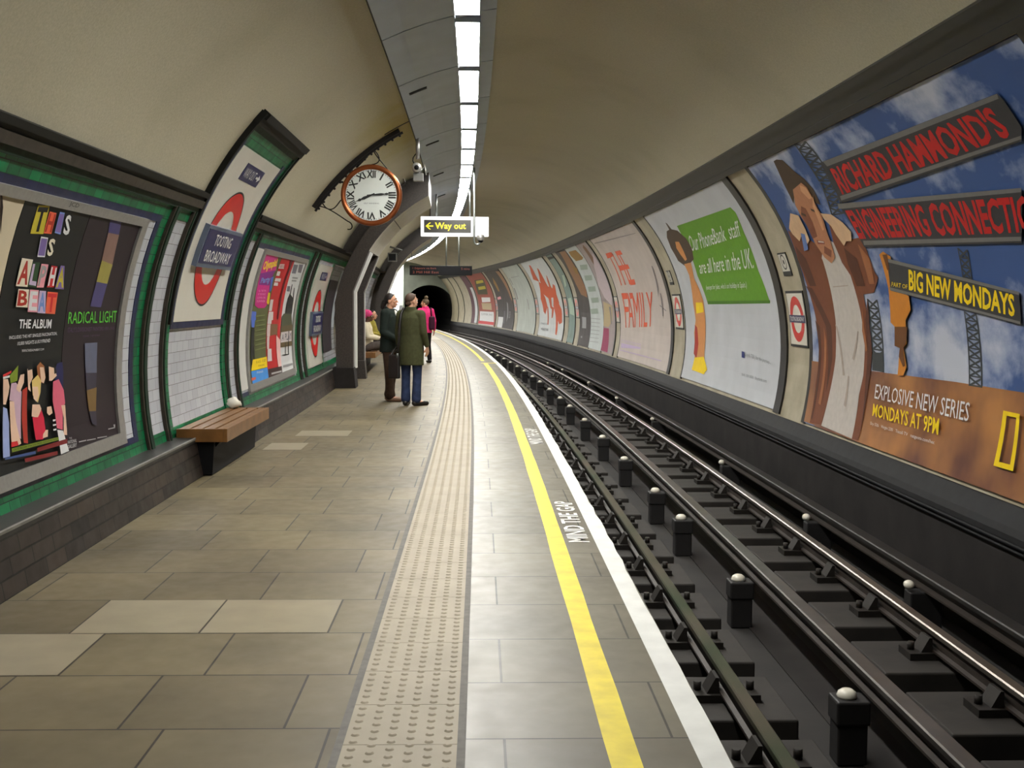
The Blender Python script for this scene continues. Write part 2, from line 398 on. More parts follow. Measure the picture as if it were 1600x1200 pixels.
# left wall: tiled circle with dado, ledge and bands
GAPS=[(S_BACK,34.35),(36.4,S_END)]
th_v=lambda v:188-v/R/D2R
k=M()
for a,b in GAPS: k.arc(a,b,192.5,152,R,m_white_tile,.12,da=3)
# green and navy bands
def band(a,b,t0,t1,m,pr=.006): k.arc(a,b,t0,t1,R-pr,m,pr+.01,da=1.6)
SPANS=[(S_BACK,9.9),(12.3,34.35),(36.4,S_END)]
for a,b in SPANS:
    band(a,b,157.0,155.2,m_green)
for a,b in GAPS: band(a,b,190.8,188.9,m_green)
BAYS=[(4.85,5.1,8.92,9.2),(12.98,13.0,17.36,17.52),(22.95,23.2,29.5,29.7)]   # green-in, navy.. of each framed bay
band(-2,9.05,158.0,157.0,m_blue); band(-2,9.05,188.9,188.0,m_blue); band(8.95,9.05,188.0,158.0,m_blue); band(9.05,9.22,188.9,157.0,m_green)
band(13.03,17.25,158.0,157.0,m_blue); band(13.03,13.5,188.9,188.0,m_blue); band(17.25,17.55,188.9,157.0,m_green); band(12.98,13.04,188.9,157,m_green)
band(18.15,18.5,190,157,m_green,.01); band(20.45,20.72,190,157,m_green,.01)
for a in (24.2,27.6,30.6): band(a,a+.18,188.9,157,m_green)
for a in (24.5,30.3): band(a,a+.12,188,158,m_blue)
k.build('wall_left',kind='structure')
k=M()
for a,b in ((S_BACK,34.3),(36.5,S_END)): k.prism([(-2.44,0),(-2.50,.33),(-2.78,.33),(-2.78,0)],a,b,m_dado,v0=0)
k.build('baseboard_left',kind='structure')
k=M()
for a,b in ((S_BACK,34.3),(36.5,S_END)): k.prism([(-2.495,.30),(-2.492,.338),(-2.50,.343),(-2.72,.345),(-2.72,.30)],a,b,m_ledge); k.prism([(-2.489,.325),(-2.487,.342),(-2.499,.3455),(-2.502,.340)],a,b,m_edge)
k.build('trim_left_ledge',kind='structure')
k=M()
for a,b in SPANS:
    k.arc(a,b,155.2,154.3,R-.03,m_mould2,.03,da=1); k.arc(a,b,154.3,153.1,R-.05,m_rib,.05,da=1); k.arc(a,b,153.1,152.4,R-.035,m_mould,.04,da=1); k.arc(a,b,152.5,151.7,R-.065,m_mould,.07,da=1)
k.build('trim_left_moulding',kind='structure')
k=M()
for a,b,g in ((9.22,9.37,0),(9.80,9.90,0),(12.30,12.45,0),(12.85,12.98,0),(17.55,17.72,0),(18.08,18.22,0),(24.38,24.5,0),(30.42,30.56,0)):
    k.arc(a,b,190.9,155.0,R-.03,m_rib,.03,da=3); k.arc(a+.035,b-.035,190.9,155.0,R-.040,m_mould2,.03,da=3)
k.build('trim_left_ribs',kind='structure')
# tiled surround that carries the big station sign above the moulding
k=M()
def surround(a,b,top,bot):
    k.arc(a,b,bot,top,R-.02,m_green,.04,da=2)
    for c,d in ((a-.02,a+.025),(b-.025,b+.02)): k.arc(c,d,bot,top-.6,R-.05,m_mould,.06,da=2)
    for c,d in ((a+.025,a+.075),(b-.075,b-.025)): k.arc(c,d,bot,top-.6,R-.038,m_mould2,.05,da=2)
    k.arc(a-.03,b+.03,top+1.6,top-.6,R-.055,m_mould,.06,da=1); k.arc(a+.05,b-.05,top+2.6,top+1.6,R-.035,m_mould2,.06,da=1)
    k.arc(a+.02,b-.02,top+.3,top-.9,R-.075,m_mould,.08,da=1)
surround(9.93,12.27,137.2,172.8)
k.arc(9.93,10.02,190,172.8,R-.02,m_green,.03,da=2); k.arc(12.14,12.3,190,172.8,R-.02,m_green,.03,da=2)
k.arc(10.02,12.13,173.6,172.5,R-.026,m_blue,.03,da=1); k.arc(10.0,10.1,172.6,141.8,R-.026,m_blue,.03,da=2); k.arc(11.98,12.1,172.6,141.8,R-.026,m_blue,.03,da=2)
k.build('trim_sign_surround',kind='structure')
# black strips and edges between the posters on the far wall
k=M()
for a,b in ((13.72,13.99),(12.66,12.78),(20.02,20.08),(21.17,21.40),(27.56,27.62),(28.3,28.42),(30.25,30.31),(32.62,32.66),(34.82,34.86),(35.84,35.90),(37.25,37.31),(38.36,38.5),(44.92,45.0),(46.0,46.1),(51.72,51.8),(53.0,53.1),(58.72,58.8),(59.6,59.68),(66.34,66.42),(66.8,66.88),(69.35,69.45),(72.6,72.75),(75.3,75.45),(6.0,6.36)):
    k.arc(a,b,-13.2,41,R-.022,m_divid,.03,da=3)
k.arc(-6,6.0,-13.2,41,R-.012,m_divid,.02,da=4)
k.build('trim_right_strips',kind='structure')
# ceiling panels that carry the light fittings
SEAM0,SEAMP=10.28,2.165
k=M(); j=M()
i=-8
while SEAM0+i*SEAMP<S_END-SEAMP:
    a=SEAM0+i*SEAMP; k.arc(a+.018,a+SEAMP-.018,96.6,115.5,R-.04,m_panel,.03,da=4); i+=1
k.arc(S_BACK,S_END-.5,115.45,115.6,R-.045,m_panelj,.05,da=1)
k.build('ceiling_panels',kind='structure')
j.arc(S_BACK,S_END-.5,96.6,115.4,R-.012,m_panelj,.01,da=4); j.build('trim_panel_joints',kind='structure')
k=M(); k.arc(14.98,15.02,115.6,122.0,R-.006,m_panelj,.01,da=2); k.build('trim_vault_seam',kind='structure')
# portals of the two exits on the left
def circ(u0,u1,r,n=8):
    out=[]
    a0=math.acos((u0-UC)/r)/D2R; a1=math.acos((u1-UC)/r)/D2R
    return [cz(a0+(a1-a0)*i/n,r) for i in range(n+1)]
CH=[(-2.14,0),(-2.14,1.72),(-1.85,2.43)]+circ(-1.83,-.80,2.80,8)
def portal(s,plinth):
    k=M(); full=circ(-.80,-2.735,R+.02,14)+[(-2.6,0)]
    outer=circ(-.80,-2.46,3.03,12)+[(-2.44,.33),(-2.44,0)]
    mf=lambda j:m_clad if 2<=j<=10 else None
    k.prism(CH+outer,s,s+.4,m_granite,matfn=mf); k.prism(CH+full,s+2.45,s+2.7,m_granite,matfn=mf)
    top=CH[2:]+circ(-.80,-2.40,R+.02,12)
    k.prism(top,s+.4,s+2.45,m_granite,matfn=lambda j:m_clad if j<=8 else None)
    # seam and lower edge of the soffit
    a1=math.acos((-1.40-UC)/2.79)/D2R; k.arc(s+.05,s+2.5,a1-.15,a1+.15,2.79,m_panelj,.02)
    k.build('portal_surround',kind='structure')
    w=M(); ins=.012
    w.prism([(-2.16,.34),(-2.16,1.715),(-1.86,2.43),(-1.81,2.40),(-2.10,1.70),(-2.10,.34)],s+.26,s+.44,m_signw,step=.5)
    w.prism([(-2.135,.34),(-2.135,1.715),(-1.85,2.42),(-1.842,2.416),(-2.127,1.713),(-2.127,.34)],s+2.66,s+2.705,m_signw,step=.5)
    w.build('trim_portal_edge',kind='structure')
    if plinth:
        p=M(); p.prism([(-2.47,0),(-2.09,0),(-2.125,.36),(-2.50,.36)],s-.1,s+.42,m_soot); p.prism([(-2.60,0),(-2.09,0),(-2.125,.36),(-2.6,.36)],s+2.38,s+2.76,m_granite)
        p.build('portal_plinth',kind='structure')
    # short passage behind the far opening
    if plinth: return
    q=M(); 
    q.boxc(s+.32,s+.40,-6,-2.5,0,2.43,m_white_tile); q.boxc(s+2.45,s+2.53,-6,-2.5,0,2.43,m_white_tile)
    q.boxc(s+.32,s+2.53,-6.1,-6,0,2.6,m_white_tile); q.boxc(s+.32,s+2.53,-6,-2.3,2.43,2.5,m_vault); q.boxc(s+.32,s+2.53,-6,-2.6,-.05,-.002,m_slab)
    q.build('wall_passage',kind='structure')
portal(20.42,True); portal(34.0,True)
# end wall with the mouth of the running tunnel, and the lit passage beside it
TC=(2.22,.77); TRD=1.86
def outer_pt(a):
    d=(math.cos(a),math.sin(a)); lo,hi=0,8
    for _ in range(40):
        m=(lo+hi)/2; u,z=TC[0]+d[0]*m,TC[1]+d[1]*m
        if math.hypot(u-UC,z-ZC)<R+.05 and u>.44: lo=m
        else: hi=m
    return (TC[0]+d[0]*hi,TC[1]+d[1]*hi)
k=M(); N=72
pi_=[(TC[0]+TRD*math.cos(2*math.pi*i/N),TC[1]+TRD*math.sin(2*math.pi*i/N)) for i in range(N)]; po=[outer_pt(2*math.pi*i/N) for i in range(N)]
po=[(o if math.hypot(o[0]-TC[0],o[1]-TC[1])>TRD+.01 else (TC[0]+(TRD+.02)*math.cos(2*math.pi*i/N),TC[1]+(TRD+.02)*math.sin(2*math.pi*i/N))) for i,o in enumerate(po)]
k.grid(lambda i,j:P3(S_END+(.0,.0,.3)[j],*(po[i%N],pi_[i%N],pi_[i%N])[j]),N,2,m_headw,False)
k.boxc(S_END,S_END+2.6,.42,.50,-.02,4.15,m_headw); k.build('wall_end',kind='structure')
k=M(); q=[S_END+.28+i*1.5 for i in range(20)]
k.grid(lambda i,j:P3(q[i],TC[0]+TRD*math.cos(2*math.pi*j/24),TC[1]+TRD*math.sin(2*math.pi*j/24)),19,24,m_dark,True)
k.box(P3(q[-1],*TC),(2,.05,2),m_dark,(frame(q[-1])[1],frame(q[-1])[0],Vector((0,0,1)))); k.build('wall_running_tunnel',kind='structure')
k=M(); k.boxc(S_END+2.5,S_END+2.6,-3.2,.44,0,4.2,m_white_tile); k.boxc(S_END,S_END+2.6,-3.2,-2.9,0,4.2,m_white_tile); k.boxc(S_END,S_END+2.6,-3.2,.5,4.12,4.2,m_vault); k.boxc(S_END,S_END+2.6,-3.2,.5,-.06,0,m_slab)
k.build('wall_end_passage',kind='structure')
k=M(); k.boxc(S_BACK-.2,S_BACK,-3.2,4.2,-1.1,4.4,m_vault); k.build('wall_back',kind='structure')
# trackbed
k=M(); k.boxc(S_BACK,S_END+22,.72,3.7,-1.05,-.88,m_bed); k.boxc(S_BACK,S_END,2.02,2.32,-.879,-.872,m_soot)
k.build('trackbed',kind='structure')
POSTERS={
'crane':[
  ('p','ground',[(12.722,0.702),(10.8,0.704),(8.856,0.736),(7.732,0.742),(7.547,0.083),(8.596,-0.013),(10.881,0.018),(12.659,0.01)]),
  ('l','lattice',[(10.743,0.714),(10.43,0.713),(10.469,1.391),(10.751,1.402)],7),
  ('l','lattice',[(8.609,0.724),(8.373,0.726),(8.411,1.283),(8.63,1.301)],8),
  ('l','lattice',[(10.847,2.615),(10.42,2.562),(10.465,3.023),(10.804,3.058)],5),
  ('l','lattice',[(10.998,2.256),(10.628,2.247),(10.472,2.568),(10.837,2.602)],4),
  ('l','lattice',[(8.541,1.562),(8.383,1.543),(8.328,1.77),(8.498,1.795)],3),
  ('p','lattice',[(10.747,0.888),(10.451,0.891),(10.43,0.713),(10.731,0.715)]),
  ('p','hair',[(11.693,2.981),(11.572,2.985),(11.422,2.954),(11.329,2.808),(11.191,2.692),(11.113,2.56),(11.153,2.392),(11.268,2.417),(11.302,2.609),(11.736,2.575),(11.941,2.483),(11.879,2.707),(11.81,2.817)]),
  ('p','jacket',[(12.605,2.207),(12.068,2.096),(11.558,1.901),(11.662,1.539),(11.781,1.518),(11.777,1.178),(11.837,0.771),(11.959,0.377),(12.051,0.037),(12.438,0.017),(12.479,0.453),(12.39,0.814),(12.465,1.214),(12.59,1.601),(12.641,1.85)]),
  ('p','jacket',[(11.119,2.289),(11.0,1.986),(10.441,1.996),(10.39,1.663),(10.322,1.601),(10.517,1.462),(10.818,1.443),(10.807,1.194),(10.776,0.887),(10.795,0.659),(10.847,0.014),(11.024,0.009),(11.036,0.454),(10.938,0.942),(10.98,1.296),(11.061,1.638),(11.318,1.868)]),
  ('p','shirt',[(11.486,2.06),(11.259,1.989),(11.208,1.774),(11.061,1.638),(10.98,1.296),(10.938,0.942),(10.973,0.648),(11.048,0.453),(11.026,0.011),(12.025,0.032),(11.959,0.377),(11.837,0.771),(11.777,1.178),(11.781,1.518),(11.785,1.818),(11.797,1.842)]),
  ('p','jacketdark',[(12.628,1.552),(12.409,1.525),(11.941,1.107),(11.943,0.766),(12.074,0.39),(12.088,0.759),(12.124,1.103)]),
  ('p','jacketdark',[(12.483,1.166),(12.35,1.098),(12.313,0.817),(12.366,0.366),(12.372,0.054),(12.425,0.072),(12.441,0.456),(12.413,0.837)]),
  ('p','jacketdark',[(12.562,2.024),(12.343,1.863),(12.239,1.547),(12.469,1.55),(12.627,1.825)]),
  ('p','jacketdark',[(10.721,1.401),(10.766,1.133),(10.735,0.888),(10.817,0.492),(10.848,0.154),(10.897,0.569),(10.865,0.883),(10.867,1.193)]),
  ('p','jacketdark',[(11.005,1.92),(10.746,1.8),(10.711,1.526),(10.949,1.529),(11.039,1.746)]),
  ('p','jacketlight',[(12.198,1.101),(12.134,0.941),(12.144,0.663),(12.187,0.24),(12.272,0.256),(12.226,0.658)]),
  ('p','jacketlight',[(10.585,1.941),(10.407,1.786),(10.442,1.542),(10.583,1.544),(10.591,1.773)]),
  ('p','jacketlight',[(10.909,1.318),(10.916,1.13),(10.864,0.903),(10.907,0.881),(10.981,1.086)]),
  ('p','shirtfold',[(11.792,1.133),(11.728,1.112),(11.509,0.612),(11.576,0.608)]),
  ('p','shirtfold',[(11.3,0.798),(11.111,1.083),(11.082,1.073),(11.248,0.78)]),
  ('p','shirtfold',[(11.441,0.31),(11.411,0.619),(11.37,0.611),(11.368,0.295)]),
  ('p','shirtfold',[(11.662,1.539),(11.191,1.543),(11.19,1.534),(11.664,1.525)]),
  ('p','face',[(11.685,2.626),(11.319,2.666),(11.236,2.601),(11.268,2.417),(11.253,2.272),(11.315,2.109),(11.328,1.934),(11.353,1.835),(11.518,1.779),(11.682,1.849),(11.825,2.011),(11.827,2.171),(11.897,2.325),(11.888,2.464)]),
  ('p','faceshade',[(11.725,2.434),(11.619,2.397),(11.616,2.235),(11.661,2.08),(11.841,2.065),(11.852,2.213),(11.878,2.338)]),
  ('p','hair',[(11.478,2.384),(11.34,2.344),(11.357,2.32),(11.479,2.357)]),
  ('p','hair',[(11.831,2.368),(11.712,2.337),(11.733,2.309),(11.85,2.342)]),
  ('p','lip',[(11.724,2.045),(11.499,2.019),(11.515,1.988),(11.737,2.0)]),
  ('p','shirt',[(11.694,2.036),(11.52,2.017),(11.527,2.001),(11.697,2.017)]),
  ('p','facelight',[(11.188,2.515),(11.286,2.405),(11.287,2.274),(11.355,2.138),(11.423,2.13),(11.406,2.258),(11.372,2.4)]),
  ('p','facelight',[(11.394,2.648),(11.269,2.605),(11.244,2.481),(11.364,2.48),(11.464,2.586)]),
  ('p','faceshade',[(11.554,1.971),(11.371,1.911),(11.461,1.84),(11.632,1.898)]),
  ('p','hand',[(12.184,2.392),(11.954,2.344),(11.942,2.179),(11.953,2.058),(12.066,2.018),(12.127,2.137),(12.309,2.065),(12.453,2.158),(12.484,2.231)]),
  ('p','hand',[(11.238,2.309),(10.957,2.272),(10.74,2.168),(10.626,2.064),(10.706,1.974),(10.85,1.982),(10.963,1.94),(11.07,2.068),(11.106,2.158),(11.217,2.243)]),
  ('p','cuff',[(12.15,2.152),(12.028,2.13),(12.113,1.96),(12.277,1.947)]),
  ('p','girder',[(10.478,2.785),(6.922,2.771),(6.902,2.717),(6.882,2.519),(6.964,2.436),(10.523,2.349),(10.533,2.53)]),
  ('p','girderlight',[(10.382,2.784),(6.925,2.769),(6.943,2.737),(10.36,2.727)]),
  ('p','girderlight',[(10.48,2.422),(6.93,2.471),(6.951,2.449),(10.498,2.379)]),
  ('t','red',"RICHARD HAMMOND'S",[(10.397,2.425),(7.035,2.483),(7.097,2.722),(10.338,2.708)],0.03),
  ('p','girder',[(10.632,2.359),(7.22,2.145),(7.469,1.781),(10.42,1.901)]),
  ('p','girderlight',[(10.632,2.359),(7.22,2.145),(7.241,2.118),(10.673,2.307)]),
  ('p','girderlight',[(10.39,1.962),(7.444,1.824),(7.461,1.795),(10.401,1.921)]),
  ('t','red','ENGINEERING CONNECTIONS',[(10.457,1.98),(6.91,1.826),(6.808,2.069),(10.532,2.283)],0.03),
  ('p','hook',[(10.098,1.814),(9.982,1.839),(9.847,1.784),(9.95,1.496),(9.649,1.427),(9.652,1.306),(9.805,1.211),(9.826,1.004),(9.905,0.964),(9.837,0.798),(9.906,0.718),(10.042,0.709),(10.011,0.883),(9.981,0.96),(10.107,0.974),(10.074,1.149),(10.168,1.186),(10.089,1.498)]),
  ('p','girder',[(9.958,1.773),(7.658,1.447),(7.696,1.214),(10.047,1.478)]),
  ('p','girderlight',[(9.958,1.773),(7.658,1.447),(7.663,1.424),(9.957,1.739)]),
  ('p','girderlight',[(10.055,1.511),(7.703,1.239),(7.701,1.22),(10.051,1.482)]),
  ('t','yellow','BIG NEW MONDAYS',[(9.616,1.477),(7.77,1.268),(7.732,1.428),(9.518,1.661)],0.03),
  ('t','yellow','PART OF',[(10.001,1.516),(9.638,1.489),(9.619,1.526),(9.966,1.558)],0),
  ('p','hookdark',[(10.074,1.149),(9.772,1.156),(9.836,1.004),(9.905,0.964),(9.862,0.806),(9.911,0.793),(10.011,0.883),(9.981,0.96),(10.107,0.974)]),
  ('p','hookdark',[(10.016,1.811),(9.903,1.81),(9.968,1.651),(10.006,1.672)]),
  ('t','white','EXPLOSIVE NEW SERIES',[(10.573,0.455),(8.526,0.452),(8.522,0.6),(10.564,0.594)],0),
  ('t','yellow','MONDAYS AT 9PM',[(10.563,0.285),(9.035,0.285),(9.055,0.423),(10.579,0.406)],0.01),
  ('t','white','Sky 526   Virgin 230   Tiscali TV   natgeotv.com/hec',[(10.574,0.194),(9.068,0.196),(9.077,0.234),(10.582,0.23)],0),
  ('p','yellow',[(7.968,0.593),(7.72,0.592),(7.721,0.562),(7.969,0.562)]),
  ('p','yellow',[(7.992,0.224),(7.71,0.229),(7.703,0.19),(8.0,0.186)]),
  ('p','yellow',[(7.968,0.593),(7.909,0.593),(7.931,0.197),(8.0,0.186)]),
  ('p','yellow',[(7.766,0.59),(7.72,0.591),(7.703,0.19),(7.76,0.192)]),
],
'bank':[
  ('p','green',[(18.072,2.679),(14.432,2.675),(14.346,2.59),(14.469,2.293),(14.505,1.777),(14.307,1.349),(18.015,1.326),(18.289,1.803)]),
  ('p','greenedge',[(18.015,1.326),(14.307,1.349),(14.281,1.388),(18.025,1.379)]),
  ('t','white','Our PhoneBank  staff',[(18.037,2.206),(14.668,2.273),(14.474,2.483),(17.745,2.473)],0),
  ('t','white','are all here in the UK.',[(18.036,1.828),(14.67,1.82),(14.46,2.095),(17.857,2.037)],0),
  ('t','white',"(except for Jules, who's on holiday in Spain.)",[(17.94,1.543),(15.34,1.542),(15.28,1.656),(17.869,1.638)],0),
  ('p','hatbrown',[(19.042,2.65),(18.667,2.669),(18.226,2.605),(17.939,2.438),(17.895,2.264),(18.105,2.079),(18.414,2.035),(19.005,1.999),(19.365,2.1),(19.462,2.346),(19.321,2.542)]),
  ('p','hatbrown',[(18.7,2.799),(18.626,2.777),(18.567,2.63),(18.779,2.63)]),
  ('p','skin',[(18.856,2.435),(18.58,2.418),(18.587,2.242),(18.616,2.099),(18.791,2.077),(18.947,2.2),(19.018,2.323)]),
  ('p','skin',[(18.981,2.027),(18.414,2.035),(18.599,1.762),(18.435,1.596),(18.305,1.382),(18.422,0.542),(18.285,0.207),(19.159,0.192),(19.142,0.455),(19.288,0.832),(19.108,1.054),(19.144,1.328),(18.998,1.659),(18.896,1.825)]),
  ('p','yellow',[(18.926,1.355),(18.399,1.356),(18.411,1.198),(18.992,1.165)]),
  ('p','redcloth',[(19.2,0.971),(19.015,0.934),(18.914,0.654),(18.988,0.408),(19.244,0.477)]),
  ('p','yellow',[(19.121,0.415),(18.45,0.462),(18.072,0.273),(18.264,0.182),(19.234,0.201)]),
  ('t','grey','Lloyds TSB | for the journey...',[(15.742,0.588),(14.407,0.558),(14.398,0.613),(15.759,0.663)],0),
  ('p','navy',[(15.962,0.664),(15.799,0.662),(15.778,0.573),(15.942,0.578)]),
  ('t','grey','0845 300 0000   lloydstsb.com',[(15.824,0.312),(14.491,0.303),(14.501,0.364),(15.852,0.36)],0),
],
'family':[
  ('t','orange','THE',[(26.874,1.755),(24.565,1.765),(24.597,2.567),(26.744,2.589)],0.0),
  ('p','orange',[(26.744,2.589),(25.956,2.589),(26.01,2.476),(26.857,2.455)]),
  ('p','orange',[(25.261,2.572),(24.649,2.57),(24.675,2.47),(25.288,2.469)]),
  ('p','orange',[(25.895,2.229),(24.878,2.229),(24.869,2.118),(25.911,2.103)]),
  ('p','orange',[(25.268,1.868),(24.556,1.87),(24.593,1.749),(25.268,1.743)]),
  ('t','orange','FAMILY',[(26.82,0.741),(23.306,0.848),(22.865,1.572),(26.863,1.57)],0.0),
  ('p','orange',[(26.8,1.57),(26.036,1.571),(26.085,1.429),(26.787,1.423)]),
  ('p','orange',[(26.726,1.24),(26.214,1.242),(26.242,1.124),(26.737,1.112)]),
  ('p','orange',[(25.74,1.569),(25.259,1.566),(25.322,1.444),(25.768,1.428)]),
  ('t','lilac','AN EXHIBITION OF NEW WORK',[(27.291,0.388),(24.613,0.39),(24.592,0.442),(27.29,0.451)],0),
  ('p','lilac',[(27.271,0.36),(24.596,0.365),(24.603,0.327),(27.231,0.242)]),
  ('p','lilac',[(27.291,0.197),(22.084,0.207),(22.083,0.189),(27.29,0.176)]),
  ('p','scratch',[(22.014,2.097),(21.911,2.093),(22.083,1.623),(22.344,1.451),(22.22,1.625)]),
  ('p','scratch',[(22.044,1.536),(21.939,1.535),(22.057,1.08),(22.178,1.078)]),
  ('p','scratch',[(22.285,1.306),(21.694,1.196),(21.734,1.179),(22.32,1.283)]),
  ('p','scratch',[(27.192,2.927),(21.739,2.817),(21.764,2.806),(27.243,2.904)]),
],
'ink':[
  ('p','brown',[(29.072,2.995),(28.955,2.873),(28.832,2.319),(28.427,1.89),(28.805,1.788),(29.184,2.072),(29.45,2.46),(29.412,2.9)]),
  ('p','pale',[(28.581,2.695),(28.434,2.221),(28.378,1.835),(28.432,1.466),(28.667,1.258),(29.678,1.47),(30.155,1.807),(29.562,2.315)]),
  ('p','sand',[(29.988,1.361),(28.667,1.258),(28.802,0.868),(29.466,0.697),(30.325,0.704)]),
  ('p','scratch',[(29.186,1.229),(28.904,1.23),(28.892,0.788),(29.056,0.772)]),
  ('p','magenta',[(30.317,0.656),(29.375,0.66),(29.126,0.044),(30.612,0.046),(30.352,0.376)]),
],
'cinema':[
  ('p','ochre',[(32.291,2.931),(30.855,2.915),(30.485,2.645),(30.871,2.597),(32.098,2.599),(32.401,2.786)]),
  ('p','greygreen',[(31.837,2.463),(30.505,2.433),(30.825,2.289),(32.149,2.311)]),
  ('p','greygreen',[(31.983,2.131),(30.626,2.116),(30.848,1.973),(32.185,1.98)]),
  ('p','greygreen',[(32.115,1.796),(30.744,1.795),(30.869,1.653),(32.21,1.647)]),
  ('p','greygreen',[(32.108,1.468),(30.74,1.481),(30.775,1.341),(32.101,1.321)]),
  ('p','greygreen',[(32.559,1.144),(31.176,1.171),(31.121,1.031),(32.454,0.998)]),
  ('p','palegrey',[(32.629,0.888),(30.814,0.882),(30.835,0.868),(32.652,0.873)]),
  ('p','palegrey',[(32.673,0.775),(30.881,0.775),(30.899,0.761),(32.692,0.76)]),
  ('p','palegrey',[(32.691,0.664),(30.924,0.669),(30.939,0.655),(32.707,0.649)]),
  ('p','palegrey',[(32.684,0.552),(30.946,0.563),(30.958,0.548),(32.697,0.537)]),
  ('p','palegrey',[(32.652,0.441),(30.946,0.457),(30.955,0.442),(32.661,0.426)]),
  ('p','palegrey',[(32.596,0.331),(30.923,0.351),(30.929,0.337),(32.602,0.316)]),
  ('p','palegrey',[(32.515,0.221),(30.879,0.246),(30.883,0.232),(32.518,0.206)]),
],
'portrait':[
  ('p','skinbrown',[(33.963,3.016),(32.802,2.989),(32.904,2.668),(32.871,2.326),(32.781,2.001),(32.607,1.72),(32.819,1.479),(33.894,1.576),(34.301,1.899),(34.472,2.305)]),
  ('p','ochre',[(33.321,2.475),(32.669,2.386),(33.058,2.2),(33.558,2.246)]),
  ('p','palegrey',[(34.348,0.893),(33.524,0.889),(33.494,0.559),(34.317,0.554)]),
  ('p','palegrey',[(34.426,0.271),(34.163,0.326),(34.089,0.251)]),
],
'teal':[
  ('p','black',[(37.436,2.972),(35.537,2.948),(35.539,2.88),(37.631,2.866)]),
  ('p','palegreen',[(36.966,1.457),(36.224,1.489),(35.934,1.161),(35.968,0.902),(36.974,0.955)]),
  ('p','palegreen',[(36.516,2.253),(35.974,2.258),(36.454,1.898),(36.959,1.835)]),
],
'splash':[
  ('p','splash',[(42.957,2.886),(42.619,2.838),(42.922,2.429),(42.824,2.142),(44.185,2.264),(43.782,2.551)]),
  ('p','splash',[(41.401,2.692),(41.21,2.637),(41.26,2.355),(41.232,2.113),(40.942,1.847),(40.833,1.621),(41.624,1.512),(42.602,1.748),(42.53,2.168)]),
  ('p','splash',[(40.214,2.359),(40.128,2.297),(40.278,1.953),(40.107,1.782),(40.805,1.733),(40.654,2.103)]),
  ('p','splash',[(43.028,2.146),(41.956,2.006),(39.982,1.836),(40.445,1.508),(41.871,1.484),(42.991,1.663),(43.361,1.875)]),
  ('p','splash',[(39.568,1.998),(39.156,1.936),(39.495,1.613),(39.227,1.294),(40.49,1.345),(40.532,1.674)]),
  ('p','splash',[(43.286,1.904),(42.638,1.515),(42.465,1.173),(43.261,0.853),(43.715,1.166),(43.99,1.46)]),
  ('p','splash',[(41.824,1.513),(41.029,1.51),(41.346,1.068),(41.703,1.121)]),
  ('p','splash',[(42.568,1.172),(42.286,1.146),(42.319,0.473),(42.577,0.496)]),
  ('p','splash',[(40.445,1.508),(39.766,1.453),(38.867,1.087),(38.869,0.624),(39.49,0.56),(40.467,0.861),(40.839,1.208)]),
  ('p','splash',[(41.258,1.179),(40.716,1.127),(41.253,0.769),(41.548,0.737)]),
  ('p','splash',[(40.467,0.861),(39.905,0.815),(39.811,0.342),(39.883,0.153),(40.225,0.196)]),
  ('p','splash',[(43.894,1.519),(43.261,1.517),(43.254,0.882),(43.642,0.964)]),
  ('t','grey','THIS IS',[(44.437,0.457),(42.661,0.466),(42.701,0.536),(44.374,0.532)],0),
  ('t','grey','WITHOUT END',[(44.177,0.242),(42.106,0.253),(42.151,0.336),(44.226,0.329)],0.03),
],
'blank':[
  ('p','scratch',[(51.388,2.473),(51.144,2.468),(51.108,2.146),(51.287,2.13)]),
  ('p','scratch',[(51.456,1.986),(51.082,1.981),(51.015,1.453),(51.368,1.437)]),
  ('p','scratch',[(48.145,1.466),(47.98,1.466),(47.93,1.018),(48.104,1.001)]),
  ('p','palegrey',[(50.57,2.513),(47.959,2.524),(47.839,2.491),(50.59,2.474)]),
],
'dark':[
  ('p','skinbrown',[(54.374,2.954),(52.892,2.906),(52.876,2.328),(53.093,1.691),(53.184,1.331),(53.637,1.547),(53.985,2.073)]),
  ('p','ochre',[(56.911,2.665),(56.685,2.357),(56.762,1.868),(57.315,1.873),(57.647,2.331)]),
  ('p','pink',[(58.333,1.56),(57.045,1.615),(56.952,1.479),(58.345,1.434)]),
  ('p','white',[(58.6,0.557),(56.785,0.556),(56.793,0.025),(58.645,0.02)]),
  ('p','palegrey',[(55.174,1.329),(54.86,1.256),(55.065,0.599),(55.49,0.336)]),
  ('t','palegrey','LIVE 2009',[(54.823,0.53),(54.296,0.539),(54.144,0.881),(54.727,0.875)],0),
  ('p','dim',[(56.535,0.877),(56.072,0.874),(56.215,0.247),(56.639,0.257)]),
],
'redsale':[
  ('p','oliveb',[(64.435,2.646),(60.664,2.638),(61.178,2.167),(61.719,1.739),(65.669,1.76),(65.366,2.221)]),
  ('p','yellowd',[(64.03,2.587),(61.131,2.6),(61.302,2.44),(64.435,2.399)]),
  ('p','yellowd',[(64.451,2.209),(61.554,2.239),(61.647,2.062),(64.686,2.026)]),
  ('p','white',[(64.633,1.578),(61.167,1.568),(61.371,1.321),(64.752,1.295)]),
  ('p','sand',[(65.111,1.251),(61.179,1.26),(61.157,0.875),(64.906,0.886)]),
  ('p','white',[(66.009,0.769),(60.445,0.782),(60.158,0.239),(65.871,0.225)]),
  ('t','grey','SUMMER SALE',[(65.347,0.547),(60.85,0.577),(60.877,0.677),(65.383,0.667)],0),
  ('p','redd',[(66.178,0.22),(60.158,0.239),(60.094,0.079),(66.1,0.044)]),
  ('p','white',[(66.1,0.044),(60.094,0.079),(60.053,0.015),(66.109,-0.01)]),
],
'purple':[
],
'album':[
  ('p','yellowd',[(6.607,1.464),(6.794,1.473),(6.753,1.646),(6.591,1.635)]),
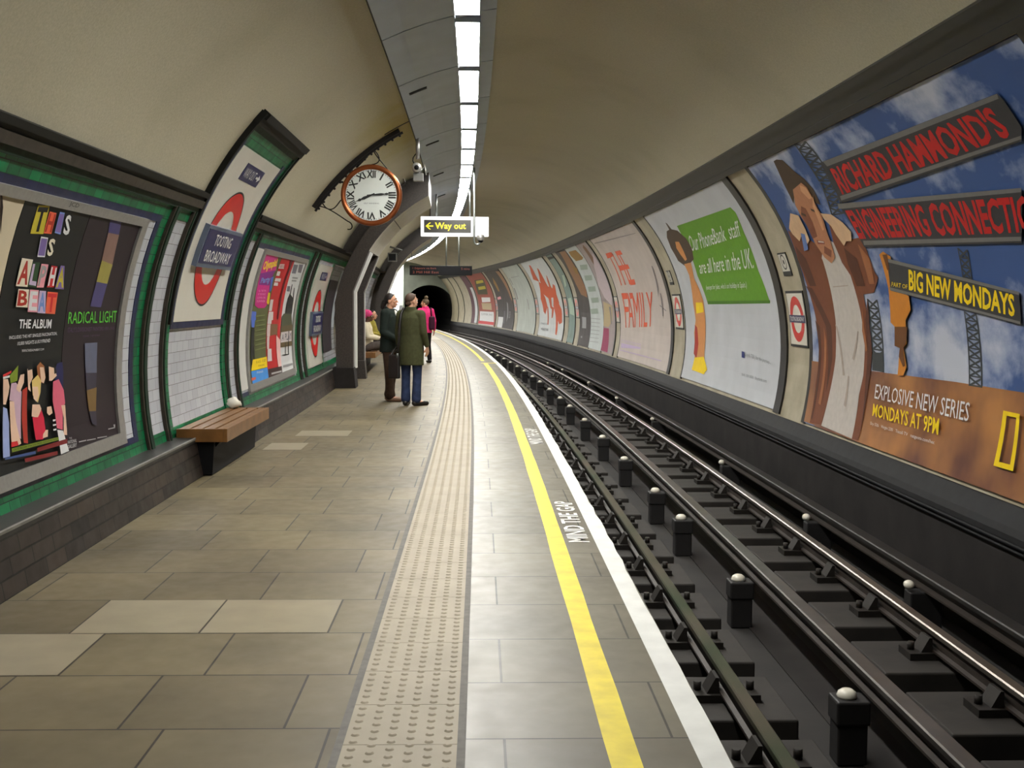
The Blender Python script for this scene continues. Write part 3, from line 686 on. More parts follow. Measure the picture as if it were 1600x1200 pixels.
  ('t','black','T',[(6.618,1.477),(6.779,1.485),(6.744,1.633),(6.605,1.624)],0.03),
  ('p','orange',[(6.794,1.478),(6.913,1.481),(6.89,1.611),(6.783,1.612)]),
  ('t','redcloth','H',[(6.801,1.487),(6.904,1.49),(6.884,1.602),(6.792,1.603)],0.03),
  ('p','lightblue',[(6.956,1.491),(7.055,1.487),(7.01,1.623),(6.933,1.622)]),
  ('t','lilacd','I',[(6.961,1.5),(7.046,1.497),(7.007,1.614),(6.941,1.612)],0.03),
  ('t','white','S',[(7.089,1.49),(7.198,1.489),(7.133,1.617),(7.045,1.614)],0.03),
  ('p','white',[(6.793,1.334),(6.907,1.336),(6.876,1.456),(6.766,1.457)]),
  ('t','lilacd','I',[(6.799,1.343),(6.897,1.344),(6.871,1.448),(6.776,1.448)],0.03),
  ('t','cream','S',[(6.93,1.346),(7.018,1.347),(7.003,1.454),(6.899,1.455)],0.03),
  ('p','cream',[(6.573,1.154),(6.743,1.151),(6.738,1.315),(6.576,1.319)]),
  ('t','redcloth','A',[(6.586,1.165),(6.731,1.163),(6.727,1.303),(6.587,1.307)],0.03),
  ('p','darkgreen',[(6.748,1.156),(6.872,1.148),(6.847,1.304),(6.742,1.3)]),
  ('t','lilac','L',[(6.756,1.166),(6.863,1.159),(6.842,1.293),(6.751,1.29)],0.03),
  ('p','pink',[(6.879,1.15),(6.987,1.151),(6.986,1.295),(6.874,1.295)]),
  ('t','palegrey','P',[(6.887,1.16),(6.979,1.161),(6.979,1.285),(6.883,1.285)],0.03),
  ('p','redd',[(7.037,1.153),(7.149,1.155),(7.136,1.287),(7.034,1.29)]),
  ('t','white','H',[(7.044,1.163),(7.141,1.164),(7.13,1.278),(7.042,1.281)],0.03),
  ('p','lilacd',[(7.168,1.145),(7.322,1.143),(7.249,1.294),(7.184,1.295)]),
  ('t','yellowd','A',[(7.178,1.155),(7.309,1.154),(7.247,1.283),(7.191,1.285)],0.03),
  ('p','cream',[(6.617,1.033),(6.788,1.029),(6.765,1.137),(6.61,1.139)]),
  ('t','redcloth','B',[(6.628,1.04),(6.775,1.037),(6.755,1.13),(6.622,1.131)],0.03),
  ('p','pink',[(6.797,1.003),(6.944,0.998),(6.911,1.135),(6.776,1.137)]),
  ('t','white','E',[(6.806,1.012),(6.932,1.008),(6.904,1.126),(6.788,1.128)],0.03),
  ('p','lilac',[(6.946,0.995),(7.074,0.99),(7.026,1.13),(6.924,1.132)]),
  ('t','lightblue','A',[(6.952,1.004),(7.062,1.001),(7.022,1.12),(6.934,1.123)],0.03),
  ('p','orange',[(7.074,0.99),(7.233,0.985),(7.222,1.123),(7.05,1.127)]),
  ('t','redd','T',[(7.084,1.0),(7.221,0.995),(7.212,1.114),(7.063,1.117)],0.03),
  ('t','white','THE ALBUM',[(6.691,0.906),(7.194,0.894),(7.19,0.952),(6.687,0.96)],0.02),
  ('t','white','INCLUDES THE HIT SINGLES FASCINATION,',[(6.574,0.843),(7.31,0.846),(7.304,0.87),(6.569,0.865)],0),
  ('t','white','10,000 NIGHTS & BOYFRIEND',[(6.695,0.803),(7.197,0.804),(7.201,0.829),(6.697,0.827)],0),
  ('t','white','WWW.THISISALPHABEAT.COM',[(6.767,0.762),(7.106,0.76),(7.104,0.772),(6.764,0.779)],0),
  ('p','navyp',[(7.275,0.59),(7.342,0.663),(7.431,0.669),(7.492,0.52),(7.489,0.374),(7.437,0.468)]),
  ('p','lime',[(6.606,0.634),(6.722,0.687),(6.717,0.596),(6.62,0.588)]),
  ('p','redd',[(6.512,0.645),(6.628,0.662),(6.623,0.648),(6.513,0.628)]),
  ('p','white',[(6.513,0.633),(6.604,0.636),(6.604,0.624),(6.514,0.62)]),
  ('p','shirtblue',[(6.513,0.46),(6.565,0.445),(6.585,0.359),(6.557,0.169),(6.465,0.172)]),
  ('p','skinp',[(6.514,0.62),(6.578,0.616),(6.603,0.57),(6.586,0.527),(6.549,0.471),(6.514,0.474)]),
  ('p','pinkcloth',[(6.626,0.588),(6.693,0.588),(6.774,0.527),(6.734,0.247),(6.686,0.278),(6.656,0.479),(6.597,0.491)]),
  ('p','skinp',[(6.602,0.486),(6.662,0.478),(6.68,0.354),(6.729,0.222),(6.69,0.217),(6.595,0.249)]),
  ('p','redd',[(6.591,0.247),(6.678,0.244),(6.69,0.217),(6.584,0.218)]),
  ('p','redcloth',[(6.786,0.536),(6.856,0.551),(6.826,0.21),(6.766,0.222),(6.763,0.37)]),
  ('p','skinp',[(6.693,0.553),(6.752,0.629),(6.808,0.631),(6.804,0.58),(6.743,0.524),(6.7,0.543)]),
  ('p','skinp',[(6.85,0.659),(6.921,0.657),(6.938,0.602),(6.894,0.563),(6.907,0.516),(6.869,0.535)]),
  ('p','blackp',[(6.849,0.674),(6.913,0.673),(6.948,0.648),(6.922,0.652),(6.857,0.648)]),
  ('p','gingerp',[(6.993,0.666),(7.044,0.689),(7.115,0.659),(7.134,0.599),(7.108,0.553),(7.066,0.561),(7.011,0.607)]),
  ('p','skinp',[(7.04,0.658),(7.102,0.654),(7.137,0.588),(7.108,0.553),(7.066,0.567)]),
  ('p','blondp',[(6.919,0.582),(7.01,0.613),(7.066,0.572),(7.053,0.499),(7.009,0.44),(6.933,0.493)]),
  ('p','skinp',[(6.927,0.546),(7.013,0.539),(7.028,0.485),(6.989,0.447),(6.945,0.471)]),
  ('p','skinp',[(6.923,0.437),(7.035,0.427),(7.059,0.398),(7.011,0.345),(6.902,0.366)]),
  ('p','redp',[(6.914,0.36),(6.999,0.351),(7.058,0.393),(7.092,0.337),(7.104,0.255),(7.051,0.208),(6.939,0.217)]),
  ('p','skinp',[(7.105,0.26),(7.143,0.256),(7.128,0.215),(7.045,0.214),(7.059,0.239)]),
  ('p','skinp',[(7.149,0.4),(7.219,0.399),(7.235,0.354),(7.176,0.344),(7.144,0.363)]),
  ('p','skinp',[(7.178,0.655),(7.272,0.639),(7.319,0.587),(7.233,0.56),(7.191,0.563)]),
  ('p','blackp',[(7.198,0.67),(7.284,0.66),(7.318,0.604),(7.275,0.601),(7.265,0.64)]),
  ('p','pinkshirt',[(7.255,0.553),(7.349,0.563),(7.438,0.485),(7.458,0.394),(7.414,0.381),(7.385,0.228),(7.287,0.251),(7.276,0.339),(7.243,0.43)]),
  ('p','skinp',[(7.385,0.389),(7.453,0.386),(7.469,0.298),(7.449,0.187),(7.391,0.194),(7.417,0.303)]),
  ('p','white',[(7.228,0.312),(7.278,0.309),(7.268,0.299),(7.228,0.3)]),
  ('p','white',[(7.222,0.282),(7.279,0.279),(7.274,0.27),(7.222,0.271)]),
  ('p','white',[(7.222,0.252),(7.275,0.249),(7.27,0.239),(7.223,0.241)]),
  ('p','white',[(7.284,0.24),(7.384,0.223),(7.444,0.081),(7.3,0.078),(7.295,0.173)]),
  ('p','lime',[(6.569,0.213),(7.294,0.192),(7.293,0.173),(6.569,0.19)]),
  ('p','bluebar',[(6.465,0.172),(6.901,0.153),(6.902,0.135),(6.462,0.161)]),
  ('p','redbar',[(6.932,0.168),(7.435,0.164),(7.429,0.134),(6.931,0.144)]),
  ('p','redbar',[(6.728,0.131),(7.245,0.107),(7.239,0.084),(6.733,0.107)]),
  ('t','blackp','OUT NOW ON CD AND DOWNLOAD',[(6.586,0.195),(7.271,0.18),(7.271,0.188),(6.585,0.208)],0),
],
'light':[
  ('p','streakblue',[(7.851,1.64),(8.089,1.642),(8.133,1.55),(7.896,1.551)]),
  ('p','streakmix',[(7.896,1.551),(8.133,1.55),(8.179,1.332),(7.933,1.354)]),
  ('p','streakyellow',[(7.933,1.354),(8.179,1.332),(8.161,1.191),(7.929,1.202)]),
  ('p','streakblue',[(7.929,1.202),(8.161,1.191),(8.116,1.021),(7.892,1.03)]),
  ('t','lightgreen','RADICAL LIGHT',[(7.51,0.915),(8.512,0.907),(8.486,0.994),(7.5,0.994)],0),
  ('t','dimpurple',"ITALY'S DIVISIONIST PAINTERS 1891-1910",[(7.521,0.857),(8.472,0.852),(8.471,0.876),(7.517,0.892)],0),
  ('t','dimpurple','18 JUNE - 7 SEPTEMBER',[(7.819,0.814),(8.164,0.811),(8.167,0.826),(7.821,0.83)],0),
  ('p','streakgrey',[(7.867,0.774),(8.123,0.77),(8.137,0.553),(7.909,0.567)]),
  ('p','streakdark',[(7.909,0.567),(8.137,0.553),(8.116,0.429),(7.923,0.444)]),
  ('p','streakgold',[(7.923,0.444),(8.132,0.45),(8.094,0.283),(7.951,0.296)]),
  ('p','streakdark',[(7.951,0.296),(8.094,0.283),(8.08,0.181),(7.993,0.202)]),
  ('t','dimwhite','THE',[(7.526,0.151),(7.575,0.147),(7.579,0.159),(7.53,0.162)],0),
  ('t','dimwhite','NATIONAL',[(7.488,0.123),(7.654,0.115),(7.662,0.138),(7.498,0.145)],0.02),
  ('t','dimwhite','GALLERY',[(7.477,0.093),(7.643,0.086),(7.652,0.111),(7.485,0.117)],0.02),
  ('p','dimwhite',[(7.693,0.115),(7.832,0.109),(7.829,0.102),(7.691,0.108)]),
  ('p','dimwhite',[(7.847,0.107),(8.023,0.096),(8.02,0.09),(7.845,0.1)]),
  ('p','dimwhite',[(8.057,0.098),(8.259,0.085),(8.257,0.079),(8.054,0.091)]),
  ('p','dimwhite',[(8.306,0.133),(8.458,0.128),(8.455,0.121),(8.304,0.126)]),
  ('p','dimwhite',[(8.429,0.149),(8.465,0.147),(8.462,0.129),(8.433,0.13)]),
],
'cream':[
  ('p','darkcurve',[(6.06,1.659),(6.084,1.655),(6.151,1.584),(6.225,1.433)]),
],
'panto':[
  ('p','magentap',[(13.613,1.648),(14.462,1.651),(14.534,1.581),(14.654,1.465),(14.393,1.424),(14.551,1.185),(14.59,1.019),(14.444,0.979),(14.01,0.977),(13.773,1.014),(13.703,1.131),(13.682,1.287)]),
  ('p','purplep',[(13.659,1.405),(14.64,1.473),(14.541,1.419),(14.445,1.267),(13.752,1.265)]),
  ('t','yellow','Olympia!',[(13.733,1.411),(14.596,1.497),(14.49,1.627),(13.69,1.562)],0.04),
  ('t','lightblue','Party',[(13.813,1.266),(14.423,1.283),(14.401,1.391),(13.819,1.353)],0.04),
  ('p','bluep',[(14.439,1.367),(14.594,1.387),(14.669,1.203),(14.574,1.185)]),
  ('p','yellow',[(14.493,1.176),(14.635,1.173),(14.706,1.044),(14.659,1.019),(14.521,1.044)]),
  ('t','pinkpale','ALL THE FUN',[(13.81,1.183),(14.299,1.187),(14.291,1.211),(13.803,1.206)],0),
  ('t','pinkpale','OF THE FAIR AT',[(13.817,1.139),(14.328,1.142),(14.323,1.167),(13.812,1.163)],0),
  ('t','pinkpale','OLYMPIA THIS',[(13.82,1.096),(14.355,1.097),(14.351,1.122),(13.817,1.12)],0),
  ('t','pinkpale','SUMMER',[(13.82,1.053),(14.377,1.052),(14.375,1.077),(13.819,1.077)],0),
  ('p','bluep',[(13.587,0.946),(13.897,0.935),(13.942,0.833),(13.596,0.838)]),
  ('p','bluep',[(13.584,0.915),(13.914,0.911),(13.873,0.743),(13.703,0.751)]),
  ('p','darkfig',[(13.718,0.746),(13.895,0.742),(13.924,0.505),(13.961,0.3),(13.9,0.32),(13.855,0.44),(13.749,0.286),(13.696,0.298)]),
  ('p','yellow',[(13.82,0.354),(14.769,0.345),(14.76,0.211),(13.669,0.224)]),
  ('t','ochre','8 AUG - 6 SEP',[(14.027,0.295),(14.681,0.287),(14.677,0.323),(14.014,0.327)],0),
  ('t','ochre','PARK',[(14.137,0.247),(14.572,0.238),(14.583,0.264),(14.156,0.272)],0),
  ('p','skyblue',[(13.667,0.22),(14.797,0.204),(14.776,0.038),(13.67,0.04)]),
  ('t','white','museum',[(13.998,0.173),(14.412,0.161),(14.425,0.185),(14.009,0.196)],0),
  ('p','orange',[(13.641,0.143),(13.91,0.137),(13.893,0.109),(13.628,0.106)]),
  ('p','olivetext',[(13.863,0.887),(14.486,0.894),(14.496,0.88),(13.872,0.873)]),
  ('p','olivetext',[(13.895,0.827),(14.534,0.835),(14.542,0.821),(13.902,0.813)]),
  ('p','olivetext',[(13.92,0.767),(14.576,0.776),(14.583,0.762),(13.926,0.753)]),
  ('p','olivetext',[(13.939,0.707),(14.612,0.717),(14.618,0.702),(13.944,0.694)]),
  ('p','olivetext',[(13.953,0.648),(14.642,0.657),(14.646,0.643),(13.956,0.634)]),
  ('p','olivetext',[(13.961,0.588),(14.666,0.598),(14.669,0.584),(13.963,0.575)]),
  ('p','olivetext',[(13.963,0.529),(14.684,0.539),(14.685,0.524),(13.964,0.515)]),
  ('p','olivetext',[(13.959,0.47),(14.696,0.479),(14.696,0.465),(13.958,0.456)]),
],
'red':[
  ('p','whitep',[(14.726,1.558),(15.13,1.571),(15.182,1.506),(14.765,1.498)]),
  ('p','whitep',[(14.708,1.462),(14.999,1.466),(15.005,1.405),(14.736,1.403)]),
  ('p','whitep',[(14.72,1.368),(15.185,1.374),(15.204,1.33),(14.737,1.326)]),
  ('p','whitep',[(14.746,1.313),(15.05,1.314),(15.088,1.271),(14.768,1.271)]),
  ('p','whitep',[(14.758,1.086),(14.988,1.086),(14.995,0.933),(14.778,0.935)]),
  ('p','whitep',[(14.785,0.927),(15.125,0.924),(15.177,0.812),(14.811,0.818)]),
  ('p','whitep',[(14.653,0.903),(15.068,0.899),(15.071,0.765),(14.709,0.768)]),
  ('p','palep',[(14.737,0.763),(15.009,0.762),(15.012,0.602),(14.79,0.605)]),
  ('p','brown',[(15.009,0.762),(15.57,0.751),(15.602,0.561),(15.508,0.611),(15.021,0.607)]),
  ('p','palep',[(14.791,0.6),(14.98,0.603),(14.953,0.436),(14.8,0.443)]),
  ('p','whitep',[(14.851,0.441),(15.137,0.433),(15.14,0.272),(14.814,0.28)]),
  ('p','palepink',[(15.51,0.601),(15.836,0.524),(15.849,0.351),(15.855,0.162),(15.594,0.163),(15.518,0.422)]),
  ('p','darkredp',[(15.467,1.641),(15.686,1.644),(15.677,1.502),(15.59,1.337),(15.58,1.158),(15.614,0.981),(15.584,0.814),(15.479,0.816),(15.472,1.069),(15.479,1.371),(15.537,1.517)]),
  ('p','darkbr',[(14.805,0.181),(15.883,0.159),(15.876,0.03),(14.776,0.038)]),
  ('p','dimwhite',[(15.017,0.118),(15.815,0.102),(15.799,0.08),(15.002,0.096)]),
  ('p','dimwhite',[(14.976,0.061),(15.767,0.042),(15.749,0.021),(14.959,0.039)]),
  ('t','cherry','EVERY DAY',[(14.806,1.511),(15.167,1.519),(15.131,1.558),(14.787,1.547)],0),
],
'theatre':[
  ('p','greyp',[(15.888,1.593),(16.27,1.596),(16.302,1.468),(15.953,1.464)]),
  ('p','greyp',[(16.336,1.608),(16.732,1.617),(16.792,1.49),(16.47,1.491)]),
  ('p','palegrey',[(16.103,1.416),(16.619,1.418),(16.633,1.394),(16.12,1.391)]),
  ('p','palegrey',[(16.12,1.374),(16.573,1.375),(16.58,1.354),(16.132,1.351)]),
  ('p','greyp',[(15.877,1.278),(16.13,1.281),(16.189,1.203),(15.928,1.205)]),
  ('p','darkfig',[(16.23,1.311),(16.295,1.307),(16.335,1.162),(16.606,1.116),(16.511,1.267),(16.575,1.259),(16.727,1.069),(16.752,0.927),(16.736,0.786),(16.14,0.796),(16.112,0.978),(16.144,1.106),(16.251,1.18)]),
  ('p','olivefig',[(16.011,0.888),(16.715,0.88),(16.888,0.714),(16.852,0.633),(15.907,0.628),(15.812,0.832)]),
  ('p','brownp',[(15.817,0.717),(16.957,0.713),(16.99,0.403),(15.833,0.419)]),
  ('p','whitep',[(15.895,0.628),(16.867,0.627),(16.875,0.474),(15.896,0.484)]),
  ('p','darkfig',[(16.278,0.47),(16.341,0.469),(16.292,0.291),(16.253,0.288)]),
  ('p','darkfig',[(16.556,0.63),(16.622,0.629),(16.59,0.287),(16.539,0.29)]),
  ('p','darkfig',[(15.896,0.31),(16.26,0.308),(16.607,0.296),(16.57,0.286),(16.253,0.288)]),
  ('p','palegrey',[(15.977,0.165),(16.863,0.151),(16.848,0.121),(15.97,0.136)]),
  ('t','greyp','A PLAY',[(15.961,0.506),(16.861,0.5),(16.861,0.602),(15.961,0.602)],0.02),
],
}
# ================================================================== LIGHTS
i=-3; cnt=0
LU,LZ,LIPL,LIPR=-.105,4.08,.08,.05
while SEAM0+i*SEAMP<S_END-SEAMP:
    a=SEAM0+i*SEAMP+.10; b=a+1.93; mid=(a+b)/2
    vis=a>8; cnt+=1 if vis else 0
    lab=('%s fluorescent ceiling light from the camera along the grey ceiling panels'%nth(cnt)) if vis else ('fluorescent ceiling light overhead, %s before the picture begins'%nth(4-(i+3)))
    t=thing('ceiling_light',PA(mid,101,R-.05),lab,'light','fluorescent ceiling lights')
    # recessed lens between two lips, added and shaped to keep light off the vault
    k=M(); k.prism([(LU-.125,LZ),(LU-.125,LZ-LIPL),(LU-.113,LZ-LIPL),(LU-.113,LZ-.012),(LU+.098,LZ-.012),(LU+.098,LZ-LIPR),(LU+.11,LZ-LIPR),(LU+.11,LZ)],a,b,m_panel,step=2)
    for q in (a,b-.02): k.boxc(q,q+.02,LU-.12,LU+.105,LZ-.05,LZ-.005,m_panel)
    k.build('housing',t)
    k=M(); k.boxc(a+.022,b-.022,LU-.112,LU+.097,LZ-.022,LZ-.013,m_lamp); k.build('diffuser',t)
    i+=1
k=M(); t=thing('ceiling_light',P3(S_END+1.2,-.9,4.1),'white light fitting in the bright passage at the far platform end','light')
k=M(); k.boxc(S_END+.2,S_END+2.2,-1.6,-.1,4.06,4.10,m_lamp); k.build('diffuser',t); k=M(); k.boxc(S_END+.15,S_END+2.25,-1.65,-.05,4.1,4.13,m_panel); k.build('housing',t)
for n,(s,th) in enumerate(((13.06,112),(17.4,111.5),(21.7,111.2),(26.2,110.7)),1):
    k=M(); k.arc(s-.05,s+.05,th-1.9,th+1.9,R-.052,m_panelj,.008,da=1); k.arc(s-.035,s+.035,th-1.7,th+1.7,R-.056,m_black,.006,da=1)
    k.build('ceiling_slot',label='%s dark slot from the camera in the grey ceiling panels'%nth(n),cat='vent',group='slots in the ceiling panels',origin=PA(s,th,R-.05))

# ================================================================== TRACK
RT=-.50
def rail(name,uc,top,w,h,label,cat,head_m,s0=S_BACK,s1=S_END+14):
    t=thing(name,P3(0,uc,top-h),label,cat)
    k=M(); k.prism([(uc-w/2,top-.008),(uc-w/2+.008,top),(uc+w/2-.008,top),(uc+w/2,top-.008),(uc+w/2,top-.035),(uc+.012,top-.05),(uc-.012,top-.05),(uc-w/2,top-.035)],s0,s1,head_m); k.build('rail_head',t)
    k=M(); k.prism([(uc-.012,top-.045),(uc+.012,top-.045),(uc+.012,top-h+.025),(uc+w/2,top-h+.015),(uc+w/2,top-h),(uc-w/2,top-h),(uc-w/2,top-h+.015),(uc-.012,top-h+.025)],s0,s1,m_railside); k.build('rail_web',t)
    return t
U1,U2,U3,U4=1.386,2.135,2.89,3.32
rail('running_rail',U1,RT,.075,.14,'dull running rail nearest the platform edge, streaked green and brown','rail',m_rail1)
rail('running_rail',U3,RT,.075,.14,'bright running rail on the far side of the track','rail',m_rail)
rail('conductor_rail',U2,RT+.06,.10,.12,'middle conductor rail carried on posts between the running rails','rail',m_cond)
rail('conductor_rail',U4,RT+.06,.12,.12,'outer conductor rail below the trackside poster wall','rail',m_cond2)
ci=0
def chair_mesh(uc,s):
    k=M(); z=RT-.14
    k.boxc(s-.10,s+.10,uc-.19,uc+.19,z-.045,z,m_chair); 
    for sg in (-1,1):
        k.prism([(uc+sg*.04,z),(uc+sg*.04,z+.09),(uc+sg*.06,z+.09),(uc+sg*.11,z)],s-.07,s+.07,m_chair)
        k.tube([P3(s,uc+sg*.15,z),P3(s,uc+sg*.15,z+.05)],.022,m_chair,6)
    return k
BP=.985
for col,(uc,u0,u1,hl,side) in enumerate(((U1,.86,1.72,.36,'platform-side'),(U3,2.46,3.12,.33,'far'))):
    n=0; s=3.35 if col==0 else 3.1
    while s<34:
        n+=1; t=thing('sleeper_block',P3(s,(u0+u1)/2,-.88),'%s concrete sleeper block from the camera under the %s running rail'%(nth(n),side),'sleeper','sleeper blocks under the %s rail'%side)
        k=M(); k.boxc(s-hl,s+hl,u0,u1,-.879,RT-.185,m_block); k.build('block',t,bevel=.012)
        chair_mesh(uc,s).build('rail_chair',t)
        s+=BP
    k=M()
    k.boxc(s-.3,S_END,u0,u1,-.879,RT-.185,m_block); k.build('track_slab',kind='structure')
INS=[3.3,5.86,8.40,10.81,12.38,14.91,17.33,19.86,22.44,24.37,26.81,29.28,31.34,33.87,36.2,38.6,41.0,43.4,45.9,48.3]
def insulator(s,uc,n,row,dz,grp,cap):
    t=thing('insulator_post',P3(s,uc,-.88),'%s white-capped insulator post from the camera, in the %s row'%(nth(n),row),'insulator',grp)
    k=M(); a,r,u=frame(s); 
    k.boxc(s-.075,s+.075,uc-.05,uc+.11,-.88,RT-.14,m_ins); k.boxc(s-.085,s+.085,uc-.06,uc+.12,RT-.16,RT-.03,m_ins); k.build('post',t,bevel=.012)
    k=M(); k.lathe(P3(s,uc+.015,RT-.034),(0,0,1),[(0,0),(0,.05),(.015,.054),(.035,.046),(.048,.028),(.052,0)],m_insw,14); k.build('porcelain_cap',t)
for n,s in enumerate(INS[1:],1): insulator(s,1.93,n,'middle',0,'insulators under the middle rail',1)
for n,s in enumerate((5.9,8.21,10.84,14.6,20.02,24.4,29.0,34.5,38.2),1):
    t=thing('insulator_post',P3(s,3.2,-.88),'%s low white insulator from the camera beside the outer conductor rail'%nth(n),'insulator','insulators of the outer rail')
    k=M(); k.boxc(s-.07,s+.07,3.16,3.40,-.88,RT-.065,m_ins); k.build('post',t,bevel=.01)
    k=M(); k.ball(P3(s,3.17,RT-.02),(.04,.05,.035),m_insw,10,7); k.build('porcelain_cap',t)

# ================================================================== PAINTED WARNING
for (s0,s1,u0,u1,lab) in ((7.27,8.78,.575,.715,'white MIND THE GAP painted beside the yellow line, nearest one'),(12.35,13.85,.565,.715,'white MIND THE GAP painted beside the yellow line, farther one')):
    k=M(); put_text(k,'MIND THE GAP',m_wht,lambda a,b:P3(s0+(s1-s0)*a,u1-(u1-u0)*b if False else u0+(u1-u0)*(1-b),.0026),.02)
    o=k.build('painted_warning',label=lab,cat='floor lettering',origin=P3(s0,u0,.0026),group='warnings on the platform edge')

# ================================================================== POSTERS
PC={'black':(18,18,18),'white':(214,214,214),'whitep':(205,195,195),'cream':(220,212,190),'pink':(226,150,160),'redcloth':(168,48,36),'orange':(226,98,66),'lilac':(190,170,200),'lilacd':(120,100,160),
'lightblue':(110,140,200),'yellowd':(190,176,50),'darkgreen':(40,70,40),'redd':(200,40,44),'palegrey':(150,150,150),'grey':(120,124,128),'greyp':(110,108,116),'navyp':(28,30,80),'lime':(120,140,40),'shirtblue':(150,164,210),
'skinp':(222,186,160),'pinkcloth':(196,164,180),'blackp':(24,22,24),'gingerp':(150,90,50),'blondp':(214,186,110),'redp':(206,36,66),'pinkshirt':(212,96,118),'bluebar':(60,80,130),'redbar':(120,34,34),
'streakblue':(72,66,110),'streakmix':(130,100,90),'streakyellow':(150,140,70),'lightgreen':(90,190,60),'dimpurple':(84,62,96),'streakgrey':(92,96,116),'streakdark':(52,48,62),'streakgold':(116,90,50),'dimwhite':(170,168,168),
'darkcurve':(40,28,24),'magentap':(200,40,130),'purplep':(130,40,130),'yellow':(240,206,20),'bluep':(80,110,200),'pinkpale':(240,160,200),'darkfig':(34,36,36),'ochre':(150,112,44),'skyblue':(66,140,214),'olivetext':(120,130,80),
'palep':(214,190,190),'brown':(120,86,56),'palepink':(228,180,176),'darkredp':(96,22,28),'darkbr':(60,42,40),'cherry':(170,40,40),'olivefig':(76,80,58),'brownp':(96,80,50),
'ground':None,'lattice':(58,62,64),'hair':(72,54,38),'jacket':(116,66,42),'hookdark':(104,64,30),'facelight':(206,152,112),'jacketdark':(84,46,30),'jacketlight':(156,98,62),'shirtfold':(166,152,140),'shirt':(186,178,170),'face':(176,120,86),'faceshade':(126,74,52),'lip':(130,66,54),'hand':(206,170,134),'cuff':(96,120,170),'girder':(54,54,56),'girderlight':(112,110,106),'red':(186,32,30),'hook':(196,124,40),
'green':(96,148,32),'greenedge':(70,118,30),'hatbrown':(76,58,44),'skin':(206,140,80),'navy':(30,44,110),'scratch':(132,124,122),'pale':(196,180,184),'sand':(180,160,120),'magenta':(150,40,84),'greygreen':(150,164,150),
'skinbrown':(150,108,74),'palegreen':(170,190,170),'splash':(198,86,48),'dim':(92,88,92),'oliveb':(64,64,30)}
def pm(n):
    return mat('print '+n,PC[n],.5,var=.06,scale=14,spec=.2)
def ground_mat():
    mat('print ground',(176,118,62),.4,var=.2,scale=1.6,col2=(96,52,38),detail=3)
ground_mat()
PC['ground']=(1,1,1)
def sky_mat():
    k=NT('print cloudy sky'); k.b.inputs['Roughness'].default_value=.5; k.b.inputs['Specular IOR Level'].default_value=.2
    uv=k.n('ShaderNodeUVMap'); uv.uv_map='metres'
    nz=k.n('ShaderNodeTexNoise'); nz.inputs['Scale'].default_value=1.05; nz.inputs['Detail'].default_value=8; nz.inputs['Roughness'].default_value=.58
    mp=k.n('ShaderNodeMapping'); mp.inputs['Scale'].default_value=(1,1.25,1); mp.inputs['Location'].default_value=(3.1,.2,0); k.l(uv.outputs['UV'],mp.inputs['Vector']); k.l(mp.outputs['Vector'],nz.inputs['Vector'])
    sx=k.n('ShaderNodeSeparateXYZ'); k.l(uv.outputs['UV'],sx.inputs['Vector'])
    low=k.n('ShaderNodeMapRange'); low.inputs['From Min'].default_value=.7; low.inputs['From Max'].default_value=1.9; low.inputs['To Min'].default_value=.12; low.inputs['To Max'].default_value=0.0; k.l(sx.outputs['Y'],low.inputs['Value'])
    hi=k.n('ShaderNodeMapRange'); hi.inputs['From Min'].default_value=2.55; hi.inputs['From Max'].default_value=3.0; hi.inputs['To Min'].default_value=0.0; hi.inputs['To Max'].default_value=.1; k.l(sx.outputs['Y'],hi.inputs['Value'])
    a1=k.n('ShaderNodeMath',operation='ADD'); a2=k.n('ShaderNodeMath',operation='ADD'); k.l(nz.outputs['Fac'],a1.inputs[0]); k.l(low.outputs['Result'],a1.inputs[1]); k.l(a1.outputs[0],a2.inputs[0]); k.l(hi.outputs['Result'],a2.inputs[1])
    r=k.n('ShaderNodeValToRGB'); r.color_ramp.elements[0].position=.52; r.color_ramp.elements[0].color=rgb(58,84,134); r.color_ramp.elements[1].position=.72; r.color_ramp.elements[1].color=rgb(184,188,200)
    e=r.color_ramp.elements.new(.60); e.color=rgb(132,144,174)
    k.l(a2.outputs[0],r.inputs['Fac']); k.l(r.outputs['Color'],k.b.inputs['Base Color']); return k.m
m_sky=sky_mat()
def warp(side,off):
    if side=='R': return lambda s,v:PA(s,-13+v/R/D2R,R-.02-off)
    return lambda s,v:PA(s,188-v/R/D2R,R-.02-off)
def bilin(q):
    bl,br,tr,tl=q
    return lambda a,b:((bl[0]*(1-a)+br[0]*a)*(1-b)+(tl[0]*(1-a)+tr[0]*a)*b,(bl[1]*(1-a)+br[1]*a)*(1-b)+(tl[1]*(1-a)+tr[1]*a)*b)
